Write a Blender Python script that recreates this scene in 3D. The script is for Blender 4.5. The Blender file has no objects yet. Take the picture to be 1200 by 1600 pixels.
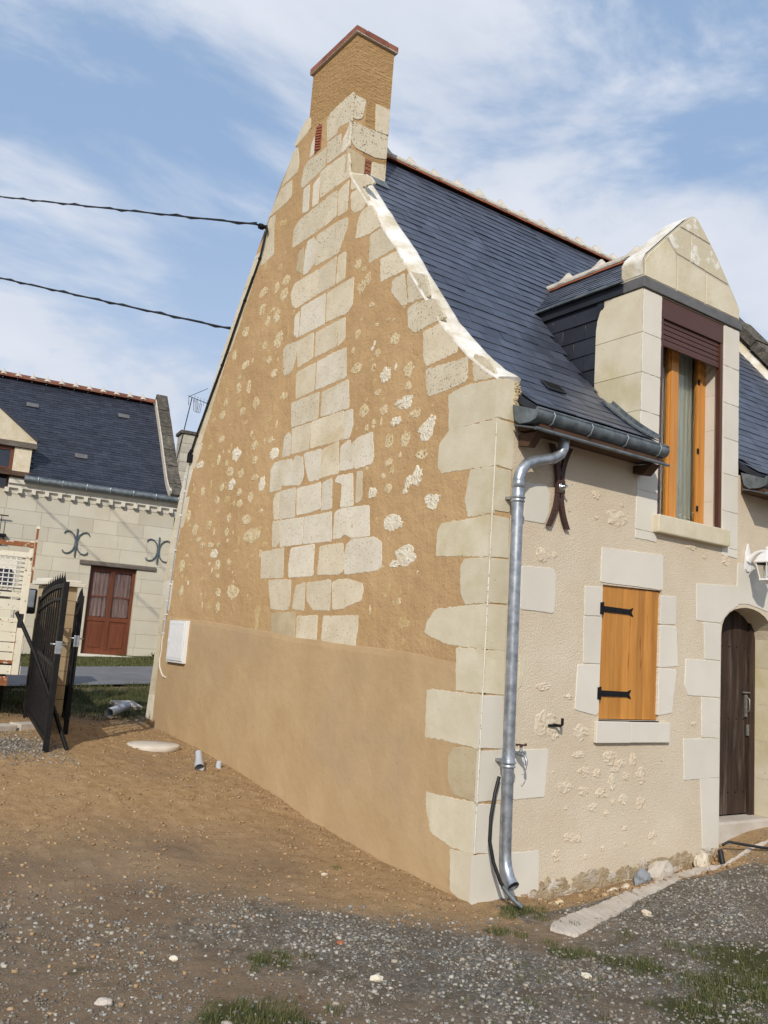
import bpy, bmesh, math, random
import numpy as np
from mathutils import Vector, Matrix, noise as mnoise
random.seed(7); np.random.seed(7)
R_ = math.radians
C = bpy.context.scene.collection
scn = bpy.context.scene

# ---------------------------------------------------------------- camera
cam = bpy.data.cameras.new("camera"); camo = bpy.data.objects.new("camera", cam); C.objects.link(camo)
YAW, PITCH, ROLL = R_(35.1015), R_(8.86742), R_(4.11802)
fwd = Vector((math.sin(YAW)*math.cos(PITCH), math.cos(YAW)*math.cos(PITCH), math.sin(PITCH)))
rt = Vector((math.cos(YAW), -math.sin(YAW), 0)); upv = rt.cross(fwd)
cr, ur = rt*math.cos(ROLL)+upv*math.sin(ROLL), upv*math.cos(ROLL)-rt*math.sin(ROLL)
mw = Matrix((cr, ur, -fwd)).transposed().to_4x4(); mw.translation = Vector((-4.13703, -4.56017, 1.6))
camo.matrix_world = mw
cam.sensor_fit = 'VERTICAL'; cam.sensor_height = 24; cam.lens = 24*1369.3/1600
cam.clip_start = 0.05; cam.clip_end = 2000
scn.camera = camo
scn.render.resolution_x = 768; scn.render.resolution_y = 1024

# ---------------------------------------------------------------- sky and sun
SUN_EL, SUN_AZ = R_(31), R_(44)          # light travels towards +X+Y, 44 degrees off +Y
trav = Vector((math.sin(SUN_AZ)*math.cos(SUN_EL), math.cos(SUN_AZ)*math.cos(SUN_EL), -math.sin(SUN_EL)))
w = bpy.data.worlds.new("World"); scn.world = w; w.use_nodes = True
nt = w.node_tree; nt.nodes.clear()
def N(nt, t, **k):
    n = nt.nodes.new(t)
    for a, b in k.items(): setattr(n, a, b)
    return n
out = N(nt, 'ShaderNodeOutputWorld'); bg = N(nt, 'ShaderNodeBackground'); sky = N(nt, 'ShaderNodeTexSky')
sky.sky_type = 'NISHITA'; sky.sun_disc = False; sky.sun_elevation = SUN_EL
sky.sun_rotation = math.atan2(-trav.x, -trav.y)
sky.air_density = 1.0; sky.dust_density = 0.6; sky.ozone_density = 1.6
bg.inputs['Strength'].default_value = 0.12
tc = N(nt, 'ShaderNodeTexCoord'); mp = N(nt, 'ShaderNodeMapping')
mp.inputs['Rotation'].default_value = (0.15, 0.25, R_(-25)); mp.inputs['Scale'].default_value = (1.6, 3.2, 4.6); mp.inputs['Location'].default_value = (-2.3, 3.1, 0.7)
n1 = N(nt, 'ShaderNodeTexNoise'); n1.inputs['Scale'].default_value = 1.15; n1.inputs['Detail'].default_value = 9; n1.inputs['Roughness'].default_value = 0.57; n1.inputs['Distortion'].default_value = 0.4
rp = N(nt, 'ShaderNodeValToRGB'); rp.color_ramp.elements[0].position = 0.43; rp.color_ramp.elements[1].position = 0.64
rp.color_ramp.interpolation = 'EASE'
sx = N(nt, 'ShaderNodeSeparateXYZ'); hz = N(nt, 'ShaderNodeMapRange')
hz.inputs['From Min'].default_value = 0.0; hz.inputs['From Max'].default_value = 0.50; hz.inputs['To Min'].default_value = 0.75; hz.inputs['To Max'].default_value = -0.02
ad = N(nt, 'ShaderNodeMath', operation='ADD'); ad.use_clamp = True
mx = N(nt, 'ShaderNodeMix', data_type='RGBA')
n2 = N(nt, 'ShaderNodeTexNoise'); n2.inputs['Scale'].default_value = 2.3; n2.inputs['Detail'].default_value = 6
cc = N(nt, 'ShaderNodeMix', data_type='RGBA'); cc.inputs[6].default_value = (5.0, 5.6, 6.7, 1); cc.inputs[7].default_value = (7.6, 7.9, 8.6, 1)
pale = N(nt, 'ShaderNodeMix', data_type='RGBA'); pale.inputs[0].default_value = 0.64; pale.inputs[7].default_value = (3.6, 5.15, 7.6, 1)
L = nt.links.new
L(tc.outputs['Generated'], mp.inputs[0]); L(mp.outputs[0], n1.inputs['Vector']); L(n1.outputs[0], rp.inputs[0])
L(mp.outputs[0], n2.inputs['Vector']); L(n2.outputs[0], cc.inputs[0])
L(tc.outputs['Generated'], sx.inputs[0]); L(sx.outputs['Z'], hz.inputs['Value'])
L(rp.outputs[0], ad.inputs[0]); L(hz.outputs[0], ad.inputs[1]); L(ad.outputs[0], mx.inputs[0])
L(sky.outputs[0], pale.inputs[6]); L(pale.outputs[2], mx.inputs[6]); L(cc.outputs[2], mx.inputs[7]); L(mx.outputs[2], bg.inputs[0]); L(bg.outputs[0], out.inputs[0])

sl = bpy.data.lights.new("sun", 'SUN'); sl.energy = 3.6; sl.angle = R_(0.6); sl.color = (1.0, 0.93, 0.82)
so = bpy.data.objects.new("sun", sl); C.objects.link(so)
so.rotation_euler = (-trav).to_track_quat('Z', 'Y').to_euler(); so.location = (-20, -20, 20)
scn.view_settings.view_transform = 'Standard'; scn.view_settings.look = 'None'
scn.view_settings.exposure = -0.1; scn.view_settings.gamma = 1.0

# ---------------------------------------------------------------- materials
def ramp(nt, src, p0, p1):
    r = N(nt, 'ShaderNodeMapRange'); r.inputs['From Min'].default_value = p0; r.inputs['From Max'].default_value = p1
    r.clamp = True; nt.links.new(src, r.inputs['Value']); return r.outputs[0]
def tex(nt, vec, sc, det=6, rough=.6, kind='n', dist=0):
    if kind == 'n':
        t = N(nt, 'ShaderNodeTexNoise'); t.inputs['Detail'].default_value = det; t.inputs['Roughness'].default_value = rough; t.inputs['Distortion'].default_value = dist
    else:
        t = N(nt, 'ShaderNodeTexVoronoi')
    t.inputs['Scale'].default_value = sc; nt.links.new(vec, t.inputs['Vector']); return t.outputs[0]
def mixc(nt, fac, a, b, blend='MIX'):
    m = N(nt, 'ShaderNodeMix', data_type='RGBA', blend_type=blend)
    if isinstance(fac, (int, float)): m.inputs[0].default_value = fac
    else: nt.links.new(fac, m.inputs[0])
    for s, v in ((6, a), (7, b)):
        if isinstance(v, (tuple, list)): m.inputs[s].default_value = (*v[:3], 1)
        else: nt.links.new(v, m.inputs[s])
    return m.outputs[2]
def M(name, c1, c2=None, sc=3, r=.85, metal=0, bump=((60, .35, .004),), spec=.3, isl=0, specks=(), stretch=None, band=(.35, .65), coat=0, c3=None, rvar=0, sss=0):
    m = bpy.data.materials.new(name); m.use_nodes = True; nt = m.node_tree; nt.nodes.clear()
    o = N(nt, 'ShaderNodeOutputMaterial'); b = N(nt, 'ShaderNodeBsdfPrincipled'); nt.links.new(b.outputs[0], o.inputs[0])
    if stretch:
        tcn = N(nt, 'ShaderNodeTexCoord'); mp = N(nt, 'ShaderNodeMapping'); mp.inputs['Scale'].default_value = stretch
        nt.links.new(tcn.outputs['Object'], mp.inputs[0]); vec = mp.outputs[0]
    else:
        tcn = N(nt, 'ShaderNodeTexCoord'); vec = tcn.outputs['Object']
    geo = N(nt, 'ShaderNodeNewGeometry')
    col = None
    if c2:
        f = ramp(nt, tex(nt, vec, sc), *band); col = mixc(nt, f, c1, c2)
    if c3:
        f = ramp(nt, tex(nt, vec, sc*.37, 8, .65, dist=.4), .52, .72); col = mixc(nt, f, col, c3)
    hs = []
    for (ssc, th, wd, sc3, am) in specks:
        f = ramp(nt, tex(nt, vec, ssc, 3, .5), th, th+wd); hs.append((f, am))
        col = mixc(nt, f, col or c1, sc3)
    if isl:
        hv = N(nt, 'ShaderNodeHueSaturation'); mr = N(nt, 'ShaderNodeMapRange')
        mr.inputs['To Min'].default_value = 1-isl; mr.inputs['To Max'].default_value = 1+isl
        nt.links.new(geo.outputs['Random Per Island'], mr.inputs['Value']); nt.links.new(mr.outputs[0], hv.inputs['Value'])
        if col: nt.links.new(col, hv.inputs['Color'])
        else: hv.inputs['Color'].default_value = (*c1, 1)
        col = hv.outputs[0]
    if col: nt.links.new(col, b.inputs['Base Color'])
    else: b.inputs['Base Color'].default_value = (*c1, 1)
    b.inputs['Roughness'].default_value = r; b.inputs['Metallic'].default_value = metal
    if rvar:
        mr = N(nt, 'ShaderNodeMapRange'); mr.inputs['To Min'].default_value = r-rvar; mr.inputs['To Max'].default_value = r+rvar
        nt.links.new(tex(nt, vec, sc*2.1), mr.inputs['Value']); nt.links.new(mr.outputs[0], b.inputs['Roughness'])
    b.inputs['Specular IOR Level'].default_value = spec; b.inputs['Coat Weight'].default_value = coat
    prev = None
    for (bs, st, di) in bump:
        bn = N(nt, 'ShaderNodeBump'); bn.inputs['Strength'].default_value = st; bn.inputs['Distance'].default_value = di
        nt.links.new(tex(nt, vec, bs, 5, .6), bn.inputs['Height'])
        if prev: nt.links.new(prev, bn.inputs['Normal'])
        prev = bn.outputs[0]
    for (f, am) in hs:
        if am:
            bn = N(nt, 'ShaderNodeBump'); bn.inputs['Strength'].default_value = 1; bn.inputs['Distance'].default_value = am; bn.invert = True
            nt.links.new(f, bn.inputs['Height'])
            if prev: nt.links.new(prev, bn.inputs['Normal'])
            prev = bn.outputs[0]
    if prev: nt.links.new(prev, b.inputs['Normal'])
    return m
OCHRE = M('ochre_render', (.45, .292, .146), (.53, .357, .186), 1.3, .92, bump=((5, .7, .04), (45, .6, .010), (220, .7, .003)), specks=((38, .72, .03, (.24, .13, .05), .002),), c3=(.45, .295, .142), spec=.15)
OCHRE_LOW = M('pale_ochre_render', (.445, .308, .166), (.50, .358, .202), 2.4, .93, bump=((4, .45, .03), (18, .25, .004), (200, .35, .0015)), specks=((30, .76, .02, (.22, .13, .06), .002),), c3=(.43, .305, .18), spec=.15)
COMBED = M('combed_render', (.42, .26, .12), (.47, .30, .14), 2, .95, bump=((26, 1, .035), (90, .5, .006)), stretch=(.45, .45, 1.5), spec=.1)
BEIGE = M('beige_render', (.62, .515, .38), (.685, .59, .455), 1.6, .92, bump=((9, .3, .012), (70, .9, .010), (220, .9, .004)), c3=(.63, .545, .42), specks=((45, .72, .03, (.42, .32, .20), .001),), spec=.12)
TUF_C = M('cream_tuffeau', (.60, .52, .375), (.68, .605, .46), 4.5, .9, bump=((12, .4, .008), (120, .6, .003)), isl=.06, specks=((62, .64, .04, (.38, .31, .20), .003), (24, .71, .05, (.36, .28, .17), .004)), c3=(.53, .43, .27), spec=.15)
TUF_P = M('pitted_tuffeau', (.59, .515, .375), (.665, .595, .455), 5, .92, bump=((14, .3, .008), (120, .5, .003)), isl=.09, specks=((52, .635, .03, (.27, .21, .13), .005), (95, .65, .04, (.30, .25, .16), .002)), spec=.12)
TUF_W = M('white_tuffeau', (.63, .57, .455), (.71, .655, .54), 4, .9, bump=((10, .15, .005), (130, .35, .002)), isl=.06, specks=((64, .63, .03, (.38, .30, .19), .002),), c3=(.55, .47, .33), spec=.15)
TUF_G = M('grey_smooth_tuffeau', (.61, .57, .49), (.67, .63, .55), 1.7, .88, bump=((8, .12, .004), (140, .25, .0015)), isl=.035, specks=((20, .76, .03, (.5, .46, .38), .001),), spec=.15)
TUF_O = M('grimy_tuffeau', (.47, .38, .24), (.56, .47, .31), 4, .92, bump=((14, .3, .008), (120, .5, .003)), isl=.08, specks=((60, .67, .05, (.33, .24, .12), .003),), c3=(.40, .32, .20), spec=.12)
TUF_Q = M('lichen_cream_quoin', (.57, .505, .365), (.65, .59, .455), 3.6, .9, bump=((10, .4, .009), (120, .5, .003)), isl=.07, c3=(.49, .415, .225), specks=((50, .72, .04, (.38, .32, .19), .002),), spec=.15)
LIME = M('lime_mortar', (.78, .76, .71), (.56, .49, .36), 4.2, .9, bump=((18, .7, .012), (120, .5, .003)), band=(.40, .62), specks=((26, .70, .05, (.38, .34, .26), .003),), spec=.15)
RUB_W = M('white_rubble', (.80, .745, .61), (.68, .60, .45), 9, .92, bump=((45, 1, .012), (160, .6, .003)), specks=((38, .64, .06, (.38, .30, .20), .006),), spec=.12)
RUB_H = M('honey_rubble', (.58, .44, .24), (.72, .62, .42), 11, .93, bump=((50, 1, .010), (160, .6, .003)), specks=((42, .60, .06, (.33, .21, .09), .005),), spec=.12)
RUB_L = M('ochre_rubble', (.50, .35, .16), (.58, .44, .24), 11, .93, bump=((50, .9, .008), (160, .6, .003)), specks=((42, .63, .06, (.30, .18, .07), .004),), spec=.12)
RUB_F = M('beige_rubble', (.66, .58, .46), (.61, .50, .36), 9, .92, bump=((45, .9, .009), (160, .6, .003)), specks=((38, .66, .06, (.42, .33, .23), .004),), spec=.12)
SLATE = M('blue_slate', (.046, .053, .076), (.066, .076, .106), 6, .44, bump=((25, .25, .004), (160, .25, .001)), isl=.30, spec=.55, rvar=.07)
SLATE_SHADED = M('shaded_slate', (.020, .023, .032), (.028, .032, .043), 6, .55, bump=((25, .25, .004), (160, .25, .001)), isl=.22, spec=.35)  # same slate as the roof, with the cheek's shade put into the colour
TERRA_OLD = M('weathered_terracotta', (.15, .055, .035), (.22, .09, .055), 9, .85, bump=((60, .4, .004),), isl=.15, c3=(.12, .09, .07))
TERRA = M('terracotta', (.30, .085, .04), (.40, .14, .07), 9, .8, bump=((60, .4, .004),), isl=.12, c3=(.22, .09, .06))
MORTAR = M('grey_mortar', (.50, .45, .38), (.60, .55, .47), 7, .93, bump=((30, .8, .012), (140, .5, .003)), specks=((30, .66, .05, (.32, .29, .25), .003),), spec=.12)
BRICK = M('red_brick', (.21, .075, .05), (.29, .12, .08), 12, .9, bump=((40, .7, .006), (150, .4, .002)), isl=.2)
GALV = M('galvanised_zinc', (.25, .275, .30), (.50, .52, .55), 14, .40, metal=.8, bump=((14, .12, .003), (120, .1, .0006)), spec=.5, rvar=.10)
ZINC_D = M('dull_gutter_zinc', (.10, .12, .13), (.21, .235, .25), 11, .55, metal=.45, bump=((18, .12, .003),), spec=.5, rvar=.12)
DARKWOOD = M('dark_eaves_timber', (.06, .032, .018), (.09, .05, .03), 5, .8, bump=((50, .4, .003),))
OLDDOOR = M('old_brown_planks', (.026, .015, .010), (.055, .033, .022), 5, .75, stretch=(6, 6, .6), bump=((18, .5, .004), (60, .4, .002)), isl=.2, c3=(.14, .10, .075))
PINE = M('varnished_pine', (.42, .172, .028), (.53, .24, .05), 3, .5, stretch=(9, 9, .7), bump=((12, .2, .002), (60, .15, .001)), isl=.14, spec=.4, specks=((3.4, .66, .06, (.27, .09, .015), 0),))
FRAMEWOOD = M('golden_window_wood', (.50, .20, .035), (.60, .26, .05), 3, .42, stretch=(12, 12, .8), bump=((14, .12, .001),), isl=.06, spec=.5)
BROWN = M('brown_lacquer', (.072, .026, .016), (.088, .033, .020), 3, .42, bump=((30, .05, .001),), spec=.45)
IRON = M('black_iron', (.006, .006, .007), (.012, .011, .011), 20, .6, bump=((60, .3, .002),), spec=.2)
RUSTIRON = M('brown_iron', (.045, .020, .014), (.07, .032, .022), 14, .6, bump=((60, .3, .002),), spec=.4)
CHROME = M('bright_steel', (.62, .66, .68), None, 3, .22, metal=1, bump=())
BLACKRUB = M('black_rubber', (.012, .012, .013), (.02, .02, .02), 10, .5, bump=())
GREYPVC = M('grey_pvc', (.38, .40, .43), (.46, .48, .50), 6, .45, bump=())
WHITEPL = M('white_plastic', (.72, .72, .72), (.78, .78, .78), 5, .4, bump=(), spec=.5)
CONC = M('pale_concrete', (.46, .40, .33), (.56, .50, .43), 4, .93, bump=((15, .4, .01), (90, .5, .003)), c3=(.36, .30, .22), specks=((30, .68, .05, (.28, .23, .17), .003),))
LIDC = M('lid_concrete', (.56, .50, .42), (.64, .59, .51), 7, .93, bump=((30, .3, .004), (120, .4, .002)), specks=((40, .70, .05, (.40, .33, .25), .002),))
GREYBAND = M('grey_zinc_drip', (.13, .125, .125), (.18, .17, .165), 7, .6, metal=.3, bump=((30, .3, .003),))
CURTAIN = M('net_curtain', (.50, .49, .42), (.60, .59, .51), 3, .9, bump=((3, .2, .01),), stretch=(12, 12, .4))
DARKIN = M('dark_interior', (.02, .018, .016), None, 3, .9, bump=())
BLOCKP = M('beige_pillar_block', (.36, .28, .17), (.42, .33, .21), 4, .9, bump=((90, .4, .003),), isl=.05)
PALECAP = M('pale_cap_stone', (.60, .56, .47), (.66, .62, .54), 5, .9, bump=((60, .3, .003),))
NWALL = M('neighbour_tuffeau', (.49, .44, .345), (.56, .515, .41), 1.2, .9, bump=((60, .3, .003),), isl=.075, c3=(.50, .49, .44), spec=.15)
NWALL2 = M('neighbour_joint', (.45, .41, .32), (.50, .46, .37), 2, .9, bump=((60, .3, .003),))
DKSTONE = M('lichened_dark_stone', (.05, .045, .036), (.13, .115, .09), 9, .95, bump=((22, .9, .02), (90, .5, .004)), specks=((30, .64, .06, (.30, .27, .2), .002),), isl=.25)
REDWOOD = M('red_brown_door', (.115, .031, .012), (.165, .048, .017), 3, .5, stretch=(8, 8, .7), bump=((14, .15, .001),), isl=.1, spec=.4)
PINKCUR = M('pink_grey_curtain', (.42, .28, .27), (.30, .19, .19), 5, .9, stretch=(7, 7, .25), bump=())
OLDLINT = M('grey_old_beam', (.10, .08, .065), (.19, .165, .14), 6, .9, stretch=(.7, 8, 8), bump=((20, .8, .008),))
BLUEIRON = M('blue_grey_iron', (.07, .10, .12), (.10, .13, .15), 8, .55, bump=())
TRUCKP = M('rusty_white_paint', (.62, .57, .45), (.68, .64, .52), 4, .6, bump=((60, .2, .002),), specks=((9, .66, .05, (.24, .11, .05), .001), (34, .66, .04, (.14, .05, .025), .001)), spec=.4)
RUST = M('rust', (.20, .07, .03), (.30, .12, .05), 14, .9, bump=((60, .5, .003),), specks=((16, .58, .08, (.55, .50, .42), 0),))
GRIDW = M('white_grid_paint', (.70, .70, .68), (.6, .58, .52), 12, .5, bump=(), specks=((30, .66, .05, (.22, .09, .04), 0),))
TYRE = M('tyre_rubber', (.015, .015, .015), (.03, .028, .026), 12, .85, bump=((60, .5, .004),))
def glassmat(name, tint, rough=.03, alpha_dark=(.02, .025, .025)):
    m = bpy.data.materials.new(name); m.use_nodes = True; b = m.node_tree.nodes['Principled BSDF']; b.inputs['Specular IOR Level'].default_value = .5
    b.inputs['Base Color'].default_value = (*tint, 1); b.inputs['Transmission Weight'].default_value = 1; b.inputs['Roughness'].default_value = rough
    b.inputs['IOR'].default_value = 1.3; return m
GLASS = glassmat('window_glass', (.84, .87, .84))
def darkglass():
    m = bpy.data.materials.new('dark_glass'); m.use_nodes = True; b = m.node_tree.nodes['Principled BSDF']
    b.inputs['Base Color'].default_value = (.015, .018, .03, 1); b.inputs['Roughness'].default_value = .06; b.inputs['Specular IOR Level'].default_value = .8; return m
DKGLASS = darkglass()

# ---------------------------------------------------------------- mesh helpers
class MB:
    def __init__(s): s.v = []; s.f = []; s.m = []; s.sm = []
    def add(s, vs, fs, mi=0, smooth=False):
        o = len(s.v); s.v += [tuple(v) for v in vs]
        for f in fs: s.f.append(tuple(i+o for i in f)); s.m.append(mi); s.sm.append(smooth)
    def box(s, x0, y0, z0, x1, y1, z1, mi=0, b=0):
        if x0 > x1: x0, x1 = x1, x0
        if y0 > y1: y0, y1 = y1, y0
        if z0 > z1: z0, z1 = z1, z0
        if b:
            bm = bmesh.new(); bmesh.ops.create_cube(bm, size=1)
            for v in bm.verts: v.co = Vector(((x0+x1)/2+v.co.x*(x1-x0), (y0+y1)/2+v.co.y*(y1-y0), (z0+z1)/2+v.co.z*(z1-z0)))
            bmesh.ops.bevel(bm, geom=bm.edges[:]+bm.verts[:], offset=b, segments=2, affect='EDGES', profile=.6)
            s.addbm(bm, mi); return
        s.add([(x0, y0, z0), (x1, y0, z0), (x1, y1, z0), (x0, y1, z0), (x0, y0, z1), (x1, y0, z1), (x1, y1, z1), (x0, y1, z1)],
              [(0, 3, 2, 1), (4, 5, 6, 7), (0, 1, 5, 4), (1, 2, 6, 5), (2, 3, 7, 6), (3, 0, 4, 7)], mi)
    def addbm(s, bm, mi=0, smooth=False):
        bm.verts.index_update(); s.add([v.co for v in bm.verts], [[v.index for v in f.verts] for f in bm.faces], mi, smooth); bm.free()
    def obox(s, c, ax, ay, az, mi=0):
        c = Vector(c); ax, ay, az = map(Vector, (ax, ay, az)); vs = []
        for k in (-1, 1):
            for (i, j) in ((-1, -1), (1, -1), (1, 1), (-1, 1)): vs.append(c+ax*i+ay*j+az*k)
        s.add(vs, [(0, 3, 2, 1), (4, 5, 6, 7), (0, 1, 5, 4), (1, 2, 6, 5), (2, 3, 7, 6), (3, 0, 4, 7)], mi)
    def tube(s, pts, r, n=10, mi=0, caps=True, smooth=True):
        pts = [Vector(p) for p in pts]; rs = r if isinstance(r, (list, tuple)) else [r]*len(pts)
        up = Vector((0, 0, 1)); vs = []; pu = None
        for i, p in enumerate(pts):
            d = (pts[min(i+1, len(pts)-1)]-pts[max(i-1, 0)]).normalized()
            if pu is None: pu = up if abs(d.z) < .9 else Vector((1, 0, 0))
            u = (pu-d*pu.dot(d)).normalized(); pu = u; v = d.cross(u)
            for k in range(n):
                a = 2*math.pi*k/n; vs.append(p+(u*math.cos(a)+v*math.sin(a))*rs[i])
        fs = []
        for i in range(len(pts)-1):
            for k in range(n):
                fs.append((i*n+k, i*n+(k+1) % n, (i+1)*n+(k+1) % n, (i+1)*n+k))
        s.add(vs, fs, mi, smooth)
        if caps:
            b = len(pts)*n-n
            s.add(vs[:n], [tuple(reversed(range(n)))], mi); s.add(vs[b:], [tuple(range(n))], mi)
    def prism(s, poly, plane, a, b, mi=0):
        """poly of 2D points; plane 'yz' (extrude x a..b), 'xz' (extrude y), 'xy' (extrude z)"""
        f3 = {'yz': lambda p, t: (t, p[0], p[1]), 'xz': lambda p, t: (p[0], t, p[1]), 'xy': lambda p, t: (p[0], p[1], t)}[plane]
        n = len(poly); vs = [f3(p, a) for p in poly]+[f3(p, b) for p in poly]
        s.add(vs, [tuple(range(n)), tuple(range(2*n-1, n-1, -1))]+[(i, (i+1) % n, n+(i+1) % n, n+i) for i in range(n)], mi)
    def plate(s, loops, plane, a, b, mi=0, edge_mi=None):
        """outline with holes, filled and given thickness"""
        f3 = {'yz': lambda p, t: (t, p[0], p[1]), 'xz': lambda p, t: (p[0], t, p[1])}[plane]
        bm = bmesh.new(); es = []
        for lp in loops:
            vs = [bm.verts.new(f3(p, a)) for p in lp]
            es += [bm.edges.new((vs[i], vs[(i+1) % len(vs)])) for i in range(len(vs))]
        bmesh.ops.triangle_fill(bm, use_beauty=True, use_dissolve=False, edges=es)
        bm.verts.index_update(); V = [v.co.copy() for v in bm.verts]; Fc = [[v.index for v in f.verts] for f in bm.faces]; bm.free()
        s.add(V, Fc, mi); s.add([(v.x if plane != 'yz' else b, v.y if plane != 'xz' else b, v.z) for v in V], [f[::-1] for f in Fc], mi)
        for lp in loops:
            n = len(lp); s.add([f3(p, a) for p in lp]+[f3(p, b) for p in lp], [(i, (i+1) % n, n+(i+1) % n, n+i) for i in range(n)], mi if edge_mi is None else edge_mi)
    def lathe(s, c, prof, n=16, mi=0, axis='z', sq=False):
        c = Vector(c); vs = []
        for (r, h) in prof:
            for k in range(n):
                a = 2*math.pi*(k+.5)/n; x, y = r*math.cos(a), r*math.sin(a)
                vs.append(c+Vector({'z': (x, y, h), 'y': (x, h, y), 'x': (h, x, y)}[axis]))
        fs = [(i*n+k, i*n+(k+1) % n, (i+1)*n+(k+1) % n, (i+1)*n+k) for i in range(len(prof)-1) for k in range(n)]
        s.add(vs, fs, mi, not sq); s.add(vs[:n], [tuple(range(n))], mi); s.add(vs[-n:], [tuple(range(n))], mi)
    def build(s, name, mats, parent=None, local=False):
        if not isinstance(mats, (list, tuple)): mats = [mats]
        me = bpy.data.meshes.new(name)
        off = Vector((0, 0, 0))
        if parent is not None and not local:
            p = parent
            while p.parent: p = p.parent
            off = p.location
        elif parent is None and not local and s.v:
            a = np.array(s.v); off = Vector((float((a[:, 0].min()+a[:, 0].max())/2), float((a[:, 1].min()+a[:, 1].max())/2), float(a[:, 2].min())))
        me.from_pydata([(v[0]-off.x, v[1]-off.y, v[2]-off.z) for v in s.v], [], s.f)
        for m in mats: me.materials.append(m)
        if len(mats) > 1: me.polygons.foreach_set('material_index', s.m)
        if any(s.sm): me.polygons.foreach_set('use_smooth', s.sm)
        bm = bmesh.new(); bm.from_mesh(me); bmesh.ops.recalc_face_normals(bm, faces=bm.faces[:]); bm.to_mesh(me); bm.free()
        o = bpy.data.objects.new(name, me); C.objects.link(o)
        if parent is not None: o.parent = parent
        else: o.location = off
        return o
def tag(o, label=None, cat=None, group=None, kind=None):
    for k, v in (('label', label), ('category', cat), ('group', group), ('kind', kind)):
        if v: o[k] = v
    return o
def empty(name, loc, label, cat, rz=0, group=None):
    o = bpy.data.objects.new(name, None); C.objects.link(o); o.location = loc; o.rotation_euler = (0, 0, rz); o.empty_display_size = .2
    return tag(o, label, cat, group)
def chaikin(p, k=1, q=.18):
    for _ in range(k):
        o = []
        for i in range(len(p)):
            a, b = p[i], p[(i+1) % len(p)]
            o += [(a[0]*(1-q)+b[0]*q, a[1]*(1-q)+b[1]*q), (a[0]*q+b[0]*(1-q), a[1]*q+b[1]*(1-q))]
        p = o
    return p
def rough_poly(p, step=.035, amp=.004, keep=None, seed=0):
    out = []
    for i in range(len(p)):
        a, b = Vector(p[i]), Vector(p[(i+1) % len(p)]); n = max(1, int((b-a).length/step))
        for k in range(n):
            q = a.lerp(b, k/n); nz = mnoise.noise_vector(Vector((q.x*23+seed, q.y*23, seed*.37)))+mnoise.noise_vector(Vector((q.x*61, q.y*61+seed, 3)))*.8+mnoise.noise_vector(Vector((q.x*140, q.y*140+seed, 8)))*.55
            q = q+Vector((nz.x, nz.y))*amp
            if keep and abs(q.x) < keep: q.x = 0
            out.append((q.x, q.y))
    return out
def stone(mb, p, plane, d, mi=0, amp=.006, seed=0, corner=None, soft=.22, grow=1.0):
    """one dressed stone: irregular outline, its face d proud of the render, softly arrised"""
    cx = sum(q[0] for q in p)/len(p); cz = sum(q[1] for q in p)/len(p)
    p = [(q[0]+grow*math.copysign(min(.0075, abs(q[0]-cx)*.12), q[0]-cx), q[1]+grow*math.copysign(min(.004, abs(q[1]-cz)*.1), q[1]-cz)) for q in p]
    if corner is not None: p = [((corner if q[0] < .062 else q[0]), q[1]) for q in p]
    on = [corner is not None and q[0] == corner for q in p]; o = []
    for i in range(len(p)):
        a, b = p[i-1], p[(i+1) % len(p)]; c = p[i]
        if on[i]: o.append(c); continue
        for t in (a, b):
            l = math.hypot(t[0]-c[0], t[1]-c[1]) or 1; k = min(soft*.07, l*.3)/l; o.append((c[0]+(t[0]-c[0])*k, c[1]+(t[1]-c[1])*k))
    p = o; p = rough_poly(p, .012, amp, seed=seed)
    if corner is not None: p = [((corner if q[0] < .03 else q[0]), q[1]) for q in p]
    cx = sum(q[0] for q in p)/len(p); cz = sum(q[1] for q in p)/len(p)
    f3 = {'yz': lambda q, t: (t, q[0], q[1]), 'xz': lambda q, t: (q[0], t, q[1])}[plane]
    n = len(p); ins = []
    for q in p:
        dx, dz = cx-q[0], cz-q[1]; l = math.hypot(dx, dz) or 1; k = min(.3, .004/l)
        if corner is not None and abs(q[0]-corner) < 1e-6: ins.append((q[0], q[1]+dz*k))
        else: ins.append((q[0]+dx*k, q[1]+dz*k))
    vs = [f3(q, .02) for q in p]+[f3(q, -d*.35) for q in p]+[f3(q, -d) for q in ins]
    fs = [(i, (i+1) % n, n+(i+1) % n, n+i) for i in range(n)]+[(n+i, n+(i+1) % n, 2*n+(i+1) % n, 2*n+i) for i in range(n)]+[tuple(range(2*n, 3*n))]
    mb.add(vs, fs, mi)
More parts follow.
